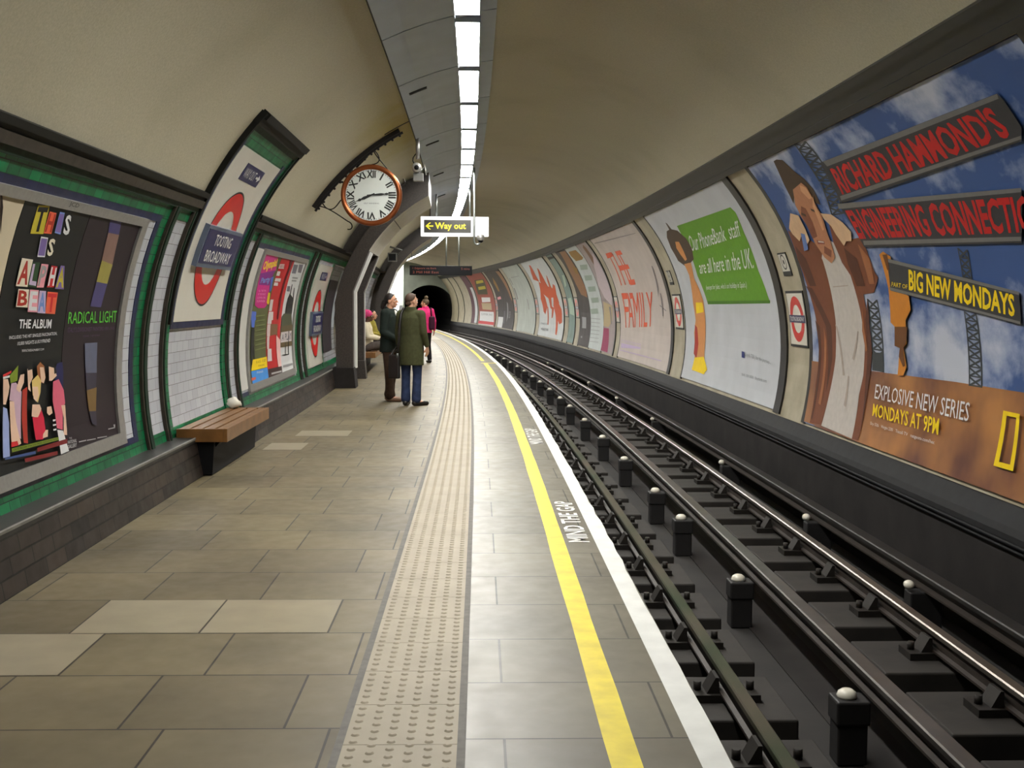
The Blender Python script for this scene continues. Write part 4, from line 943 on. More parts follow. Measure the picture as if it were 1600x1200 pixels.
def lay(k,side,rect,verts,faces,m,off):
    """flat shape in sheet metres, cut to the sheet and laid on the curved wall"""
    b=bmesh.new(); vv=[b.verts.new((x,y,0)) for x,y in verts]
    for f in faces:
        try: b.faces.new([vv[i] for i in f])
        except ValueError: pass
    s0,s1,v0,v1=rect
    for co,no in (((s0,0,0),(-1,0,0)),((s1,0,0),(1,0,0)),((0,v0,0),(0,-1,0)),((0,v1,0),(0,1,0))):
        bmesh.ops.bisect_plane(b,geom=b.verts[:]+b.edges[:]+b.faces[:],plane_co=co,plane_no=no,clear_outer=True)
    if not b.verts: b.free(); return
    ys=[v.co.y for v in b.verts]; xs=[v.co.x for v in b.verts]; y=math.floor(min(ys)/.08)*.08+.08
    while y<max(ys):
        bmesh.ops.bisect_plane(b,geom=b.verts[:]+b.edges[:]+b.faces[:],plane_co=(0,y,0),plane_no=(0,1,0)); y+=.08
    x=math.floor(min(xs)/.6)*.6+.6
    while x<max(xs):
        bmesh.ops.bisect_plane(b,geom=b.verts[:]+b.edges[:]+b.faces[:],plane_co=(x,0,0),plane_no=(1,0,0)); x+=.6
    bmesh.ops.triangulate(b,faces=b.faces[:])
    w=warp(side,off); mp={}
    for v in b.verts: mp[v]=k.bm.verts.new(w(v.co.x,v.co.y))
    q=k.mi(m)
    for f in b.faces:
        g=k.bm.faces.new([mp[v] for v in f.verts]); g.material_index=q
        for l,v in zip(g.loops,f.verts): l[k.uv].uv=(v.co.x,v.co.y)
    b.free()
def poster(key,side,rect,base,label,group=None,name='advertising_poster',extra=()):
    s0,s1,v0,v1=rect; mid=((s0+s1)/2,(v0+v1)/2); org=warp(side,0)(*mid)
    k=M(); th=(lambda v:-13+v/R/D2R) if side=='R' else (lambda v:188-v/R/D2R)
    k.arc(s0,s1,th(v0),th(v1),R-.02,base,.02,step=1.0,da=3)
    root=k.build(name,label=label,cat='poster',group=group,origin=org)
    art=M(); let=M(); na=nl=0; off=.003
    for o in list(POSTERS.get(key,()))+list(extra):
        off+=.0004
        m=pm(o[1])
        if o[0]=='l':
            f=bilin(o[2]); n=o[3]; w=.045
            st=[[(0,0),(w*2,0),(w*2,1),(0,1)],[(1-w*2,0),(1,0),(1,1),(1-w*2,1)]]
            for i in range(n):
                y0,y1=i/n,(i+1)/n; e=.22/n
                st+=[[(0,y0),(.12,y0),(1,y1-e*.6),(1,y1),(.88,y1),(0,y0+e*.6)],[(1,y0),(.88,y0),(0,y1-e*.6),(0,y1),(.12,y1),(1,y0+e*.6)],[(0,y0),(1,y0),(1,y0+e*.7),(0,y0+e*.7)]]
            for q in st: lay(art,side,rect,[f(*p) for p in q],[tuple(range(len(q)))],m,off)
            na+=1
        elif o[0]=='p': lay(art,side,rect,o[2],[tuple(range(len(o[2])))],m,off); na+=1
        else:
            vs,fs,_=text2d(o[2],o[4]); f=bilin(o[3]); lay(let,side,rect,[f(a,b) for a,b in vs],fs,m,off); nl+=1
    if na: art.build('printed_artwork',root,recalc=False)
    else: art.bm.free()
    if nl: let.build('lettering',root,recalc=False)
    else: let.bm.free()
    return root
def sheetmat(n,c,v=.06,sc=2.0,rough=.38): return mat('sheet '+n,c,.5,var=v,scale=sc,spec=.2)
H3=3.04
g=POSTERS['crane'][0][2]; POSTERS['crane'].insert(0,('p','ground',[(12.62,-.05),(6.3,-.05),(6.3,g[3][1]+(g[3][1]-g[2][1])*(6.3-g[3][0])/(g[3][0]-g[2][0])),g[3],g[2],g[1],(10.4,.3)]))
POSTERS['crane'].append(('t','white','NATIONAL GEOGRAPHIC',((7.15,.62),(6.45,.62),(6.45,.72),(7.15,.72)),.01))
POSTERS['crane'].append(('t','white','CHANNEL',((7.15,.3),(6.45,.3),(6.45,.42),(7.15,.42)),.01))
poster('crane','R',(6.37,12.68,0,H3),m_sky,'huge blue sky billboard with a man in brown jacket and red girder lettering')
poster('bank','R',(13.98,20.0,.02,H3),sheetmat('white',(190,192,196)),'white billboard with a big green text box and a woman in a brown hat')
poster('family','R',(21.40,27.54,.02,H3),sheetmat('pinkish white',(194,182,174),.08),'pinkish white billboard with tall dripping orange letters')
poster('ink','R',(28.42,30.28,.02,H3),sheetmat('dusty mauve',(160,146,144),.12),'mauve poster with a magenta block at its foot')
poster('cinema','R',(30.31,32.63,.02,H3),sheetmat('pale grey',(192,198,196)),'pale grey poster with a brown square on top and small grey pictures')
poster('portrait','R',(32.66,34.82,.02,H3),sheetmat('charcoal',(70,64,62),.2),'dark poster with a tall brown portrait and small text at its foot')
poster('teal','R',(35.90,37.25,.02,H3),sheetmat('grey teal',(122,142,134),.12),'narrow grey teal poster with a black bar near its top')
poster('splash','R',(38.50,44.92,.02,H3),sheetmat('bright white',(200,204,204)),'white billboard with a jagged orange red splash')
poster('blank','R',(46.10,51.72,.02,H3),sheetmat('greenish white',(176,182,174),.1),'blank greenish white billboard with torn grey streaks')
poster('dark','R',(53.1,58.72,.02,H3),sheetmat('smoky black',(60,52,50),.25),'dark brown billboard with a small white block at its corner')
poster('redsale','R',(59.68,66.34,.02,H3),sheetmat('red brown',(150,66,50),.12),'red brown billboard with white boxes and a red bottom stripe')
poster('purple','R',(66.88,69.35,.02,H3),sheetmat('dark purple',(84,44,56),.2),'dark purple poster far down the trackside wall')
k=M(); k.arc(66.95,68.0,-12,26,R-.026,sheetmat('bright white',(200,204,204)),.004,da=3)
k.build('advertising_poster',label='narrow white poster pasted over the dark purple one',cat='poster',origin=PA(67.4,5,R))
# framed boards on the platform side
def frame_board(s0,s1,label):
    t=thing('poster_frame',PA((s0+s1)/2,173,R),label,'poster frame')
    k=M(); b=.10
    k.arc(s0,s1,188.35,th_v(.07),R-.035,m_alu,.05,da=1); k.arc(s0,s1,th_v(1.645),157.9,R-.035,m_alu,.05,da=1)
    k.arc(s0,s0+b,th_v(.07),th_v(1.645),R-.035,m_alu,.05,da=3); k.arc(s1-b*1.3,s1,th_v(.07),th_v(1.645),R-.035,m_alu,.05,da=3)
    k.build('frame_border',t); k=M(); k.arc(s0+.05,s1-.05,th_v(.03),th_v(1.69),R-.008,m_grey,.02,da=3); k.build('backing_board',t)
    return t
t=frame_board(5.25,8.68,'aluminium poster frame nearest the camera holding three posters')
k=M(); fn=bilin(((7.0,1.665),(7.16,1.665),(7.16,1.70),(7.0,1.70))); put_text(k,'JCD',m_ink,lambda a,b:PA(fn(a,b)[0],th_v(fn(a,b)[1]),R-.038)); k.build('lettering',t)
frame_board(13.48,17.06,'aluminium poster frame beyond the big station sign holding three posters')
poster('cream','L',(5.36,6.40,.06,1.655),sheetmat('cream',(206,192,164)),'cream poster cut by the left edge of the picture')
poster('album','L',(6.41,7.455,.06,1.655),sheetmat('ink black',(20,22,22)),'black pop album poster with coloured cut-out letters and a young band')
poster('light','L',(7.465,8.54,.06,1.655),sheetmat('dark brown',(38,28,34)),'dark exhibition poster with a glowing streak and green title')
poster('panto','L',(13.59,14.76,.03,1.65),sheetmat('olive',(92,96,58),.1),'pink and olive poster with yellow title and blue foot')
poster('red','L',(14.77,15.86,.03,1.65),sheetmat('strong red',(190,34,38)),'red poster with white text boxes and a pale figure')
poster('theatre','L',(15.87,16.95,.03,1.65),sheetmat('off white',(206,206,206)),'white theatre poster with black figures and a brown band')
def board(s0,s1,v0,v1,c,label):
    k=M(); k.arc(s0,s1,th_v(v0),th_v(v1),R-.016,sheetmat(*c),.02,da=3); k.build('wall_board',label=label,cat='board',origin=PA((s0+s1)/2,175,R))
board(13.06,13.44,.03,1.69,('plain white',(196,194,188)),'tall blank white board left of the second poster frame')
board(17.08,17.24,.0,1.67,('plain white',(196,194,188)),'narrow blank white board right of the second poster frame')
board(20.76,22.2,.12,1.45,('grey purple',(52,46,52)),'dark grey board beside the portal')
board(22.25,22.7,.55,1.68,('blue white',(170,176,184)),'pale notice board against the portal')
board(24.75,26.3,.1,1.65,('blue grey',(120,132,146)),'blue grey poster behind the seated people')
board(26.5,27.5,.1,1.65,('plain white',(196,194,188)),'white poster behind the seated people')
board(28.4,30.1,.1,1.65,('pale green',(140,152,140)),'pale green poster past the seated people')

# ================================================================== STATION SIGNS
def ring(k,side,cs,ca,r0,r1,off,m,n=56):
    w=lambda s,v:PA(s,(ca+v/R/D2R) if side=='R' else (ca-v/R/D2R),R-off)
    k.grid(lambda i,j:w(cs+(r0,r1)[j]*math.cos(2*math.pi*i/n),(r0,r1)[j]*math.sin(2*math.pi*i/n)),n,1,m)
def slab_text(k,txt,m,s0,s1,t0,t1,r,bold=0):
    put_text(k,txt,m,lambda a,b:PA(s0+(s1-s0)*a,t0+(t1-t0)*b,r),bold)
def station_sign(s0,top,bot,ca,label,rr,plate,box=(10.25,11.69,163.3,156.2),w=1.86):
    c=s0+w/2; dx=c-11.0
    t=thing('station_sign',PA(c,ca,R),label,'sign','platform roundels')
    k=M(); k.arc(s0,s0+w,bot,top,R-.03,m_plast,.03,step=.6,da=2); k.build('enamel_plate',t)
    k=M(); ring(k,'L',c,ca,rr*.66,rr,.033,m_signred); k.build('red_ring',t)
    k=M(); ring(k,'L',c,ca,rr,rr*1.035,.0325,m_ink); ring(k,'L',c,ca,rr*.64,rr*.66,.0325,m_plast); k.build('ring_outline',t)
    h=(box[2]-box[3])/2
    k=M(); k.arc(c-.72,c+.72,ca+h,ca-h,R-.075,m_signgrey,.045,step=.5,da=1.5); b=k.build('name_box',t)
    k=M(); k.arc(c-.68,c+.68,ca+h-.7,ca-h+.55,R-.079,m_signblue,.01,step=.5,da=1.5); k.build('name_panel',b)
    k=M(); slab_text(k,'TOOTING',m_signw,c-.36,c+.33,ca-.35,ca-2.35,R-.083,.008); slab_text(k,'BROADWAY',m_signw,c-.54,c+.50,ca+2.5,ca+.5,R-.083,.008); k.build('lettering',b)
    if plate:
        a0,a1=plate; k=M(); k.arc(c-.41,c+.41,a1,a0,R-.034,m_signblue,.01,step=.5,da=1); p=k.build('way_out_plate',t)
        k=M(); am=(a0+a1)/2
        slab_text(k,'WAY OUT',m_signw,c-.35,c+.13,am+.85,am-.85,R-.037,.0)
        f=lambda x,y:PA(c+x,am-y/R/D2R,R-.037)
        k.face([f(.17,-.012),f(.27,-.012),f(.27,.012),f(.17,.012)],m_signw); k.face([f(.26,-.04),f(.36,0),f(.26,.04)],m_signw); k.build('lettering',p)
station_sign(10.09,142.6,172.5,159.75,'big station roundel sign between the two poster frames, with blue name box',.565,(144.6,147.7))
station_sign(18.55,158.2,188.6,175.9,'smaller looking station roundel sign past the second poster frame',.565,(160.3,162.8))
def strip_sign(s0,s1,t0,t1,label,mini=True,plate=True):
    c=(s0+s1)/2; ca=(t0+t1)/2; w=s1-s0
    t=thing('line_roundel_sign',PA(c,ca,R),label,'sign','small roundels on the trackside wall')
    k=M(); k.arc(s0,s1,t0,t1,R-.012,m_ink,.012,da=2); k.arc(s0+.03,s1-.03,t0+.5,t1-.5,R-.015,m_plast,.004,da=2); k.build('plate',t)
    rr=min(w*.40,.27); k=M(); ring(k,'R',c,ca,rr*.62,rr,.0165,m_signred,40); k.build('red_ring',t)
    h=.045/R/D2R; k=M(); k.arc(c-rr*1.15,c+rr*1.15,ca-h,ca+h,R-.018,m_signblue,.002,da=2); b=k.build('name_bar',t)
    k=M(); put_text(k,'TOOTING BROADWAY',m_signw,lambda a,q:PA(c+rr*1.05-2.1*rr*a,ca-h*.6+1.2*h*q,R-.0195),.01); k.build('lettering',b)
strip_sign(12.87,13.57,1.7,13.4,'roundel plate between the sky billboard and the white bank billboard')
strip_sign(20.25,20.98,2.2,13.5,'roundel plate left of the dripping-letters billboard as you face the track wall' if False else 'roundel plate between the white bank billboard and the pinkish billboard')
for n,(a,b,lab) in enumerate(((27.72,28.25,'roundel plate between the pinkish billboard and the mauve poster'),(34.98,35.7,'roundel plate between the dark portrait poster and the narrow teal poster'),(37.45,38.2,'roundel plate between the teal poster and the orange splash billboard'),(45.1,45.9,'roundel plate between the orange splash and the blank billboard'),(51.9,52.8,'roundel plate between the blank and the dark billboard'),(58.85,59.55,'roundel plate between the dark billboard and the red brown one'))):
    strip_sign(a,b,1.7,13.4,lab)
def notice(s0,s1,t0,t1,label):
    t=thing('cycle_notice',PA((s0+s1)/2,(t0+t1)/2,R),label,'sign','small grey notices above the roundels')
    k=M(); k.arc(s0,s1,t0,t1,R-.010,m_ink,.01,da=2); k.arc(s0+.02,s1-.02,t0+1.0,t1-.3,R-.012,m_plast,.004,da=2); k.build('plate',t)
    c=(s0+s1)/2; ca=(t0+t1)/2+.5
    k=M(); ring(k,'R',c,ca,.075,.095,.0135,m_ink,24); ring(k,'R',c,ca,.0,.03,.0135,m_ink,12); k.build('symbol',t)
notice(13.12,13.46,16.6,21.6,'small grey symbol notice above the nearest trackside roundel plate')
notice(20.55,20.9,16.6,21.4,'small grey symbol notice above the second trackside roundel plate')

# ================================================================== BENCHES
def bench(s0,s1,label,z=.42,uf=-2.215,ub=-2.66):
    t=thing('slatted_bench',P3((s0+s1)/2,-2.4,0),label,'bench','benches along the tiled wall')
    w=(uf-ub)/4
    for i in range(4):
        k=M(); k.boxc(s0+.03,s1-.03,ub+w*i+.011,ub+w*(i+1)-.011-(.03 if i==3 else 0),z-.03,z,m_wood); k.build('slat',t,bevel=.004)
    k=M(); k.boxc(s0,s1,uf-.035,uf,z-.115,z+.002,m_wood); k.build('front_rail',t,bevel=.004)
    for a in (s0,s1-.035):
        k=M(); k.boxc(a,a+.035,ub,uf-.035,z-.115,z+.002,m_wood); k.build('end_rail',t,bevel=.004)
    k=M(); k.prism([(-2.50,.01),(-2.36,.01),(-2.34,z-.10),(-2.50,z-.10)],s0+.05,s1-.05,m_black); k.build('support',t)
    for a in (s0+.12,s1-.32):
        k=M(); k.prism([(-2.5,.06),(-2.30,z-.12),(uf-.06,z-.03),(ub+.02,z-.03),(-2.5,.3)],a,a+.2,m_black); k.build('bracket',t)
    return t
bench(10.05,12.1,'varnished slatted bench below the big station roundel')
bench(24.6,28.6,'wooden bench with seated people beyond the portal',.44,-2.02,-2.46)
k=M(); k.ball(P3(12.0,-2.56,.475),(.075,.06,.055),m_paper,9,6)
for v in k.bm.verts: v.co+=Vector((random.uniform(-.02,.02),random.uniform(-.02,.02),random.uniform(-.012,.02)))
k.ball(P3(12.09,-2.57,.45),(.05,.05,.035),m_paper,7,5)
k.build('crumpled_paper',label='crumpled white paper left on the bench by the wall',cat='litter',origin=P3(12.0,-2.56,.42))

# ================================================================== CLOCK
CS,CU,CZ=15.15,-1.385,2.925; CR=.40
a_,r_,u_=frame(CS); cc=P3(CS,CU,CZ)
t=thing('platform_clock',PA(CS,131,R),'round copper-rimmed clock hung from a wrought iron wall bracket','clock')
k=M(); k.lathe(cc,-a_,[(-.16,.0),(-.16,CR*.9),(-.10,CR*.97),(.04,CR),(.085,CR*.985),(.10,CR*.93),(.092,CR*.87),(.075,CR*.83)],m_copper,56); case=k.build('copper_case',t)
k=M(); k.lathe(cc,-a_,[(.072,0),(.072,CR*.83)],m_dial,56); dial=k.build('dial',t)
face=lambda x,y,d=.075:cc+r_*x+u_*y-a_*d
NUM=['XII','I','II','III','IIII','V','VI','VII','VIII','IX','X','XI']
k=M()
for i,nm in enumerate(NUM):
    an=i*math.pi/6; rr=.268; asp=min(text_aspect(nm,.03)*.092,.115); h=.092
    def fn(a,b):
        x=(a-.5)*asp; y=(b-.5)*h+rr
        return face(x*math.cos(an)+y*math.sin(an),-x*math.sin(an)+y*math.cos(an))
    put_text(k,nm,m_ink,fn,.03)
for i in range(60):
    an=i*math.pi/30; l=.012 if i%5 else .02; w=.0035 if i%5 else .006
    q=[(-w,.318-l/2),(w,.318-l/2),(w,.318+l/2),(-w,.318+l/2)]
    k.face([face(x*math.cos(an)+y*math.sin(an),-x*math.sin(an)+y*math.cos(an)) for x,y in q],m_ink)
k.build('numerals',dial)
k=M(); put_text(k,'SELF WINDING',mat('print grey',PC['grey'],.4),lambda a,b:face(-.10+.2*a,-.115+.016*b)); k.build('lettering',dial)
def hand(name,ang,L,w,d):
    k=M(); an=ang*D2R
    prof=[(-w*.4,-L*.2),(w*.4,-L*.2),(w*.5,0),(w*.9,L*.45),(w*.35,L*.6),(w*.9,L*.70),(w*.3,L*.80),(0,L),(-w*.3,L*.80),(-w*.9,L*.70),(-w*.35,L*.6),(-w*.9,L*.45),(-w*.5,0)]
    pt=lambda x,y,dd:face(x*math.cos(an)+y*math.sin(an),-x*math.sin(an)+y*math.cos(an),dd)
    A=[k.bm.verts.new(pt(x,y,d)) for x,y in prof]; B=[k.bm.verts.new(pt(x,y,d+.004)) for x,y in prof]; q=k.mi(m_ink)
    k.bm.faces.new(A).material_index=q; k.bm.faces.new(B[::-1]).material_index=q
    for i in range(len(A)): k.bm.faces.new((A[i],A[(i+1)%len(A)],B[(i+1)%len(A)],B[i])).material_index=q
    k.build(name,dial)
hand('minute_hand',85.5,.285,.016,.084); hand('hour_hand',247,.235,.021,.078)
# wrought iron bracket following the vault
k=M(); k.arc(CS-.03,CS+.03,145.5,118.5,R-.055,m_blacki,.055,da=1.5); k.arc(CS-.015,CS+.015,146,118,R-.085,m_blacki,.03,da=1.5)
for th in range(119,146,2): k.ball(PA(CS,th,R-.09),.018,m_blacki,6,4)
k.build('bracket_bar',t)
F=lambda u,z:P3(CS,u,z)
def bez(p,n=14):
    out=[]
    for i in range(n+1):
        a=i/n; b=1-a; out.append(F(*[b**3*p[0][d]+3*b*b*a*p[1][d]+3*b*a*a*p[2][d]+a**3*p[3][d] for d in (0,1)]))
    return out
def pp(x,y):  # photo-independent: clock plane offsets (metres right of / above the dial centre)
    return (CU+x,CZ+y)
SC_=[[pp(.02,.60),pp(.05,.50),pp(.16,.42),pp(.36,.15)],[pp(.36,.15),pp(.40,.10),pp(.47,.17),pp(.41,.22)],
     [pp(-.25,.34),pp(-.12,.62),pp(.06,.66),pp(.10,.48)],[pp(.10,.48),pp(.10,.42),pp(.05,.41),pp(.0,.40)],
     [pp(-.74,-.14),pp(-.60,-.14),pp(-.52,-.20),pp(-.31,-.34)],[pp(-.31,-.34),pp(-.24,-.36),pp(-.24,-.46),pp(-.32,-.44)],
     [pp(-.42,.20),pp(-.66,.06),pp(-.70,-.06),pp(-.60,-.16)],[pp(-.60,-.16),pp(-.50,-.24),pp(-.44,-.10),pp(-.40,-.06)]]
k=M()
for b in SC_: k.tube(bez(b),.008,m_blacki,6)
k.tube([PA(CS,133,R-.08),F(*pp(-.29,.29))],.02,m_blacki,6); k.tube([PA(CS,137,R-.08),F(*pp(-.37,.17))],.014,m_blacki,6); k.tube([PA(CS,128,R-.08),F(*pp(-.2,.36))],.014,m_blacki,6)
k.build('scrollwork',t)

# ================================================================== HANGING SIGNS AND CAMERAS
m_boxw=emit('lit white sign edge',(1,1,1),1.0); m_lityel=emit('lit yellow letters',(.92,.74,.0),.95); m_signblk=mat('sign face black',(34,32,24),.3,var=.1)
WS=25.3; t=thing('way_out_sign',P3(WS,-.32,3.38),'lit yellow and black Way out sign with arrow hung from two poles','sign')
k=M(); k.boxc(WS,WS+.14,-1.06,.43,2.97,3.40,m_boxw); k.build('sign_box',t,bevel=.01)
k=M(); k.boxc(WS-.008,WS,-.99,.04,3.045,3.325,m_signblk); fc=k.build('sign_face',t)
k=M(); g=lambda a,b:P3(WS-.011,-.75+.68*a,3.085+.185*b)
put_text(k,'Way out',m_lityel,g,.03)
f=lambda x,y:P3(WS-.011,-.87+x,3.19+y)
for q in ([(-.085,0),(0,.075),(.035,.075),(-.035,.012),(-.035,-.012),(.035,-.075),(0,-.075)],[(-.06,-.014),(.085,-.014),(.085,.014),(-.06,.014)]): k.face([f(*p) for p in q],m_lityel)
k.build('lettering',fc)
for u in (-.72,.02):
    k=M(); z1=ZC+math.sqrt((R-.05)**2-(u-UC)**2); k.tube([P3(WS+.07,u,3.39),P3(WS+.07,u,z1)],.022,m_steel,8); k.build('pole',t)
IS=38.0; t=thing('train_indicator',P3(IS,-.43,2.7),'dark dot matrix train indicator with orange letters hung across the platform','display')
k=M(); k.boxc(IS,IS+.2,-1.46,.60,2.40,2.71,m_black); bx=k.build('indicator_case',t,bevel=.01)
m_led=emit('orange dot matrix',(1.0,.13,.02),.16)
k=M(); 
put_text(k,'1 Edgware via Bank',m_led,lambda a,b:P3(IS-.004,-1.36+.78*a,2.58+.075*b)); put_text(k,'5 mins',m_led,lambda a,b:P3(IS-.004,.24+.28*a,2.58+.075*b))
put_text(k,'2 Mill Hill East',m_led,lambda a,b:P3(IS-.004,-1.36+.86*a,2.46+.075*b)); k.build('lettering',bx)
for u in (-.25,.17):
    k=M(); k.tube([P3(IS+.1,u,2.70),P3(IS+.1,u,ZC+math.sqrt((R-.05)**2-(u-UC)**2))],.025,m_steel,8); k.build('pole',t)
# camera on a hooked pole right of the way out sign
s=22.2; t=thing('security_camera',P3(s,.04,4.1),'dome camera on a hooked grey pole in front of the Way out sign','camera')
k=M(); k.tube([P3(s,.04,4.13),P3(s,.04,2.72)]+[P3(s,.04+.06-.06*math.cos(x),2.72-.08*math.sin(x)) for x in (.5,1,1.5,2.0,2.6)]+[P3(s,.16,2.74)],.02,m_steel,8); k.build('pole',t)
k=M(); k.lathe(P3(s,.165,2.74),(0,0,1),[(-.02,.06),(.0,.07),(.07,.07),(.09,.05),(.10,.0)],m_alu,18); k.build('housing',t)
k=M(); k.ball(P3(s,.165,2.735),(.058,.058,.06),m_black,14,8); k.build('dome',t)
# camera and pipe at the edge of the ceiling panels
s=16.45; t=thing('security_camera',P3(s,-.85,3.88),'white security camera on a pipe at the edge of the ceiling panels','camera')
k=M(); k.tube([P3(s,-.84,3.90),P3(s,-.84,3.56)],.028,m_alu,8); k.tube([P3(s,-.84,3.66)]+[P3(s,-.84-.07*math.sin(x),3.66-.07*x) for x in (.6,1.2,1.8,2.4,3.0)],.008,m_black,6); k.build('pipe',t)
k=M(); a,r,u=frame(s); k.lathe(P3(s-.12,-.85,3.43),a,[(0,0),(0,.06),(.01,.068),(.22,.068),(.23,0)],m_alu,18); h=k.build('housing',t)
k=M(); k.lathe(P3(s-.125,-.85,3.43),a,[(0,0),(0,.035),(.02,.035)],m_black,14); k.build('lens',h)
k=M(); k.boxc(s-.06,s+.08,-.90,-.76,3.25,3.36,m_grey); k.tube([P3(s,-.80,3.36),P3(s,-.74,3.48),P3(s,-.72,3.34)],.012,m_alu,6); k.build('junction_box',t)
# loudspeaker between the portals
s=31.5; t=thing('loudspeaker',P3(s,-1.9,2.8),'grey loudspeaker box on the vault between the two portals','speaker')
k=M(); k.boxc(s,s+.25,-2.03,-1.78,2.62,2.86,m_grey); k.build('cabinet',t,bevel=.01)
k=M(); k.boxc(s-.006,s,-2.0,-1.81,2.65,2.83,m_black); k.build('grille',t)
k=M(); k.tube([P3(s+.12,-1.80,2.80),P3(s+.12,-1.64,2.93),PA(s+.12,140,R)],.03,m_grey,6); k.build('bracket',t)
# ================================================================== PEOPLE
def skinm(n,c): return mat('skin '+n,c,.5,var=.05,scale=20)
def cloth(n,c,v=.14,sc=26,r=.85): return mat('cloth '+n,c,r,var=v,scale=sc,spec=.2)
V=Vector
def cap(k,a,b,r0,r1,m,n=12):
    a,b=V(a),V(b); d=b-a; L=d.length
    k.ball(a,r0,m,n,8); k.ball(b,r1,m,n,8)
    if L>1e-4: k.lathe(a,d,[(0,0),(0,r0),(L,r1),(L,0)],m,n)
def chain(k,pts,rs,m):
    for i in range(len(pts)-1): cap(k,pts[i],pts[i+1],rs[i],rs[i+1],m)
def ell(k,c,r,m,rot=None,clamp=None): k.ball(c,r,m,18,12,rot,clamp)
def lofts(k,rings,m,n=24):
    """rings: (cx,cy,z,rx,ry) closed body"""
    vs=[[k.bm.verts.new((cx+rx*math.cos(2*math.pi*j/n),cy+ry*math.sin(2*math.pi*j/n),z)) for j in range(n)] for cx,cy,z,rx,ry in rings]
    for i in range(len(vs)-1):
        for j in range(n): k.bm.faces.new((vs[i][j],vs[i][(j+1)%n],vs[i+1][(j+1)%n],vs[i+1][j]))
    k.bm.faces.new(vs[0][::-1]); k.bm.faces.new(vs[-1])
def melt(k,vox,smooth=3):
    """one continuous skin over all the shapes in k"""
    bmesh.ops.recalc_face_normals(k.bm,faces=k.bm.faces)
    me=bpy.data.meshes.new('t'); k.bm.to_mesh(me); k.bm.free(); o=bpy.data.objects.new('t',me); COL.objects.link(o)
    r=o.modifiers.new('r','REMESH'); r.mode='VOXEL'; r.voxel_size=vox
    q=o.modifiers.new('s','SMOOTH'); q.factor=.5; q.iterations=smooth
    d=o.modifiers.new('d','DECIMATE'); d.ratio=.45
    dg=bpy.context.evaluated_depsgraph_get(); m2=bpy.data.meshes.new_from_object(o.evaluated_get(dg))
    bpy.data.objects.remove(o); bpy.data.meshes.remove(me)
    return m2
def place(me,name,mtx,parent,mats,pick=None,label=None):
    me.materials.clear()
    for m in mats: me.materials.append(m)
    for p in me.polygons:
        p.use_smooth=True; p.material_index=pick(p.center) if pick else 0
    me.transform(mtx); me.transform(Matrix.Translation(-ORG[parent.name])); me.name=name
    o=bpy.data.objects.new(name,me); COL.objects.link(o); o.parent=parent; ORG[o.name]=ORG[parent.name]
    if label: o['label']=label
    return o
def hand3(k,wr,d,nrm,side,m,curl=.5):
    """palm, four unequal bent fingers and a thumb from the side of the palm"""
    wr=V(wr); d=V(d).normalized(); nrm=V(nrm); nrm=(nrm-d*nrm.dot(d)).normalized(); c=d.cross(nrm)*side
    pe=wr+d*.085
    for o in (-.026,-.009,.009,.026): cap(k,wr+d*.015+c*o*.6,pe+c*o,.015,.013,m,8)
    for o,L in ((-.030,.058),(-.010,.078),(.010,.074),(.030,.068)):
        a=pe+c*o; b=a+(d+nrm*curl*.5).normalized()*L*.55; e=b+(d*(1-curl*.6)+nrm*curl*1.1).normalized()*L*.5
        cap(k,a,b,.0095,.0088,m,8); cap(k,b,e,.0088,.0075,m,8)
    a=wr+d*.03+c*.026; b=a+(d*.7+c*.55+nrm*.3).normalized()*.045; e=b+(d*.9+nrm*.35).normalized()*.03
    cap(k,a,b,.0125,.011,m,8); cap(k,b,e,.011,.009,m,8)
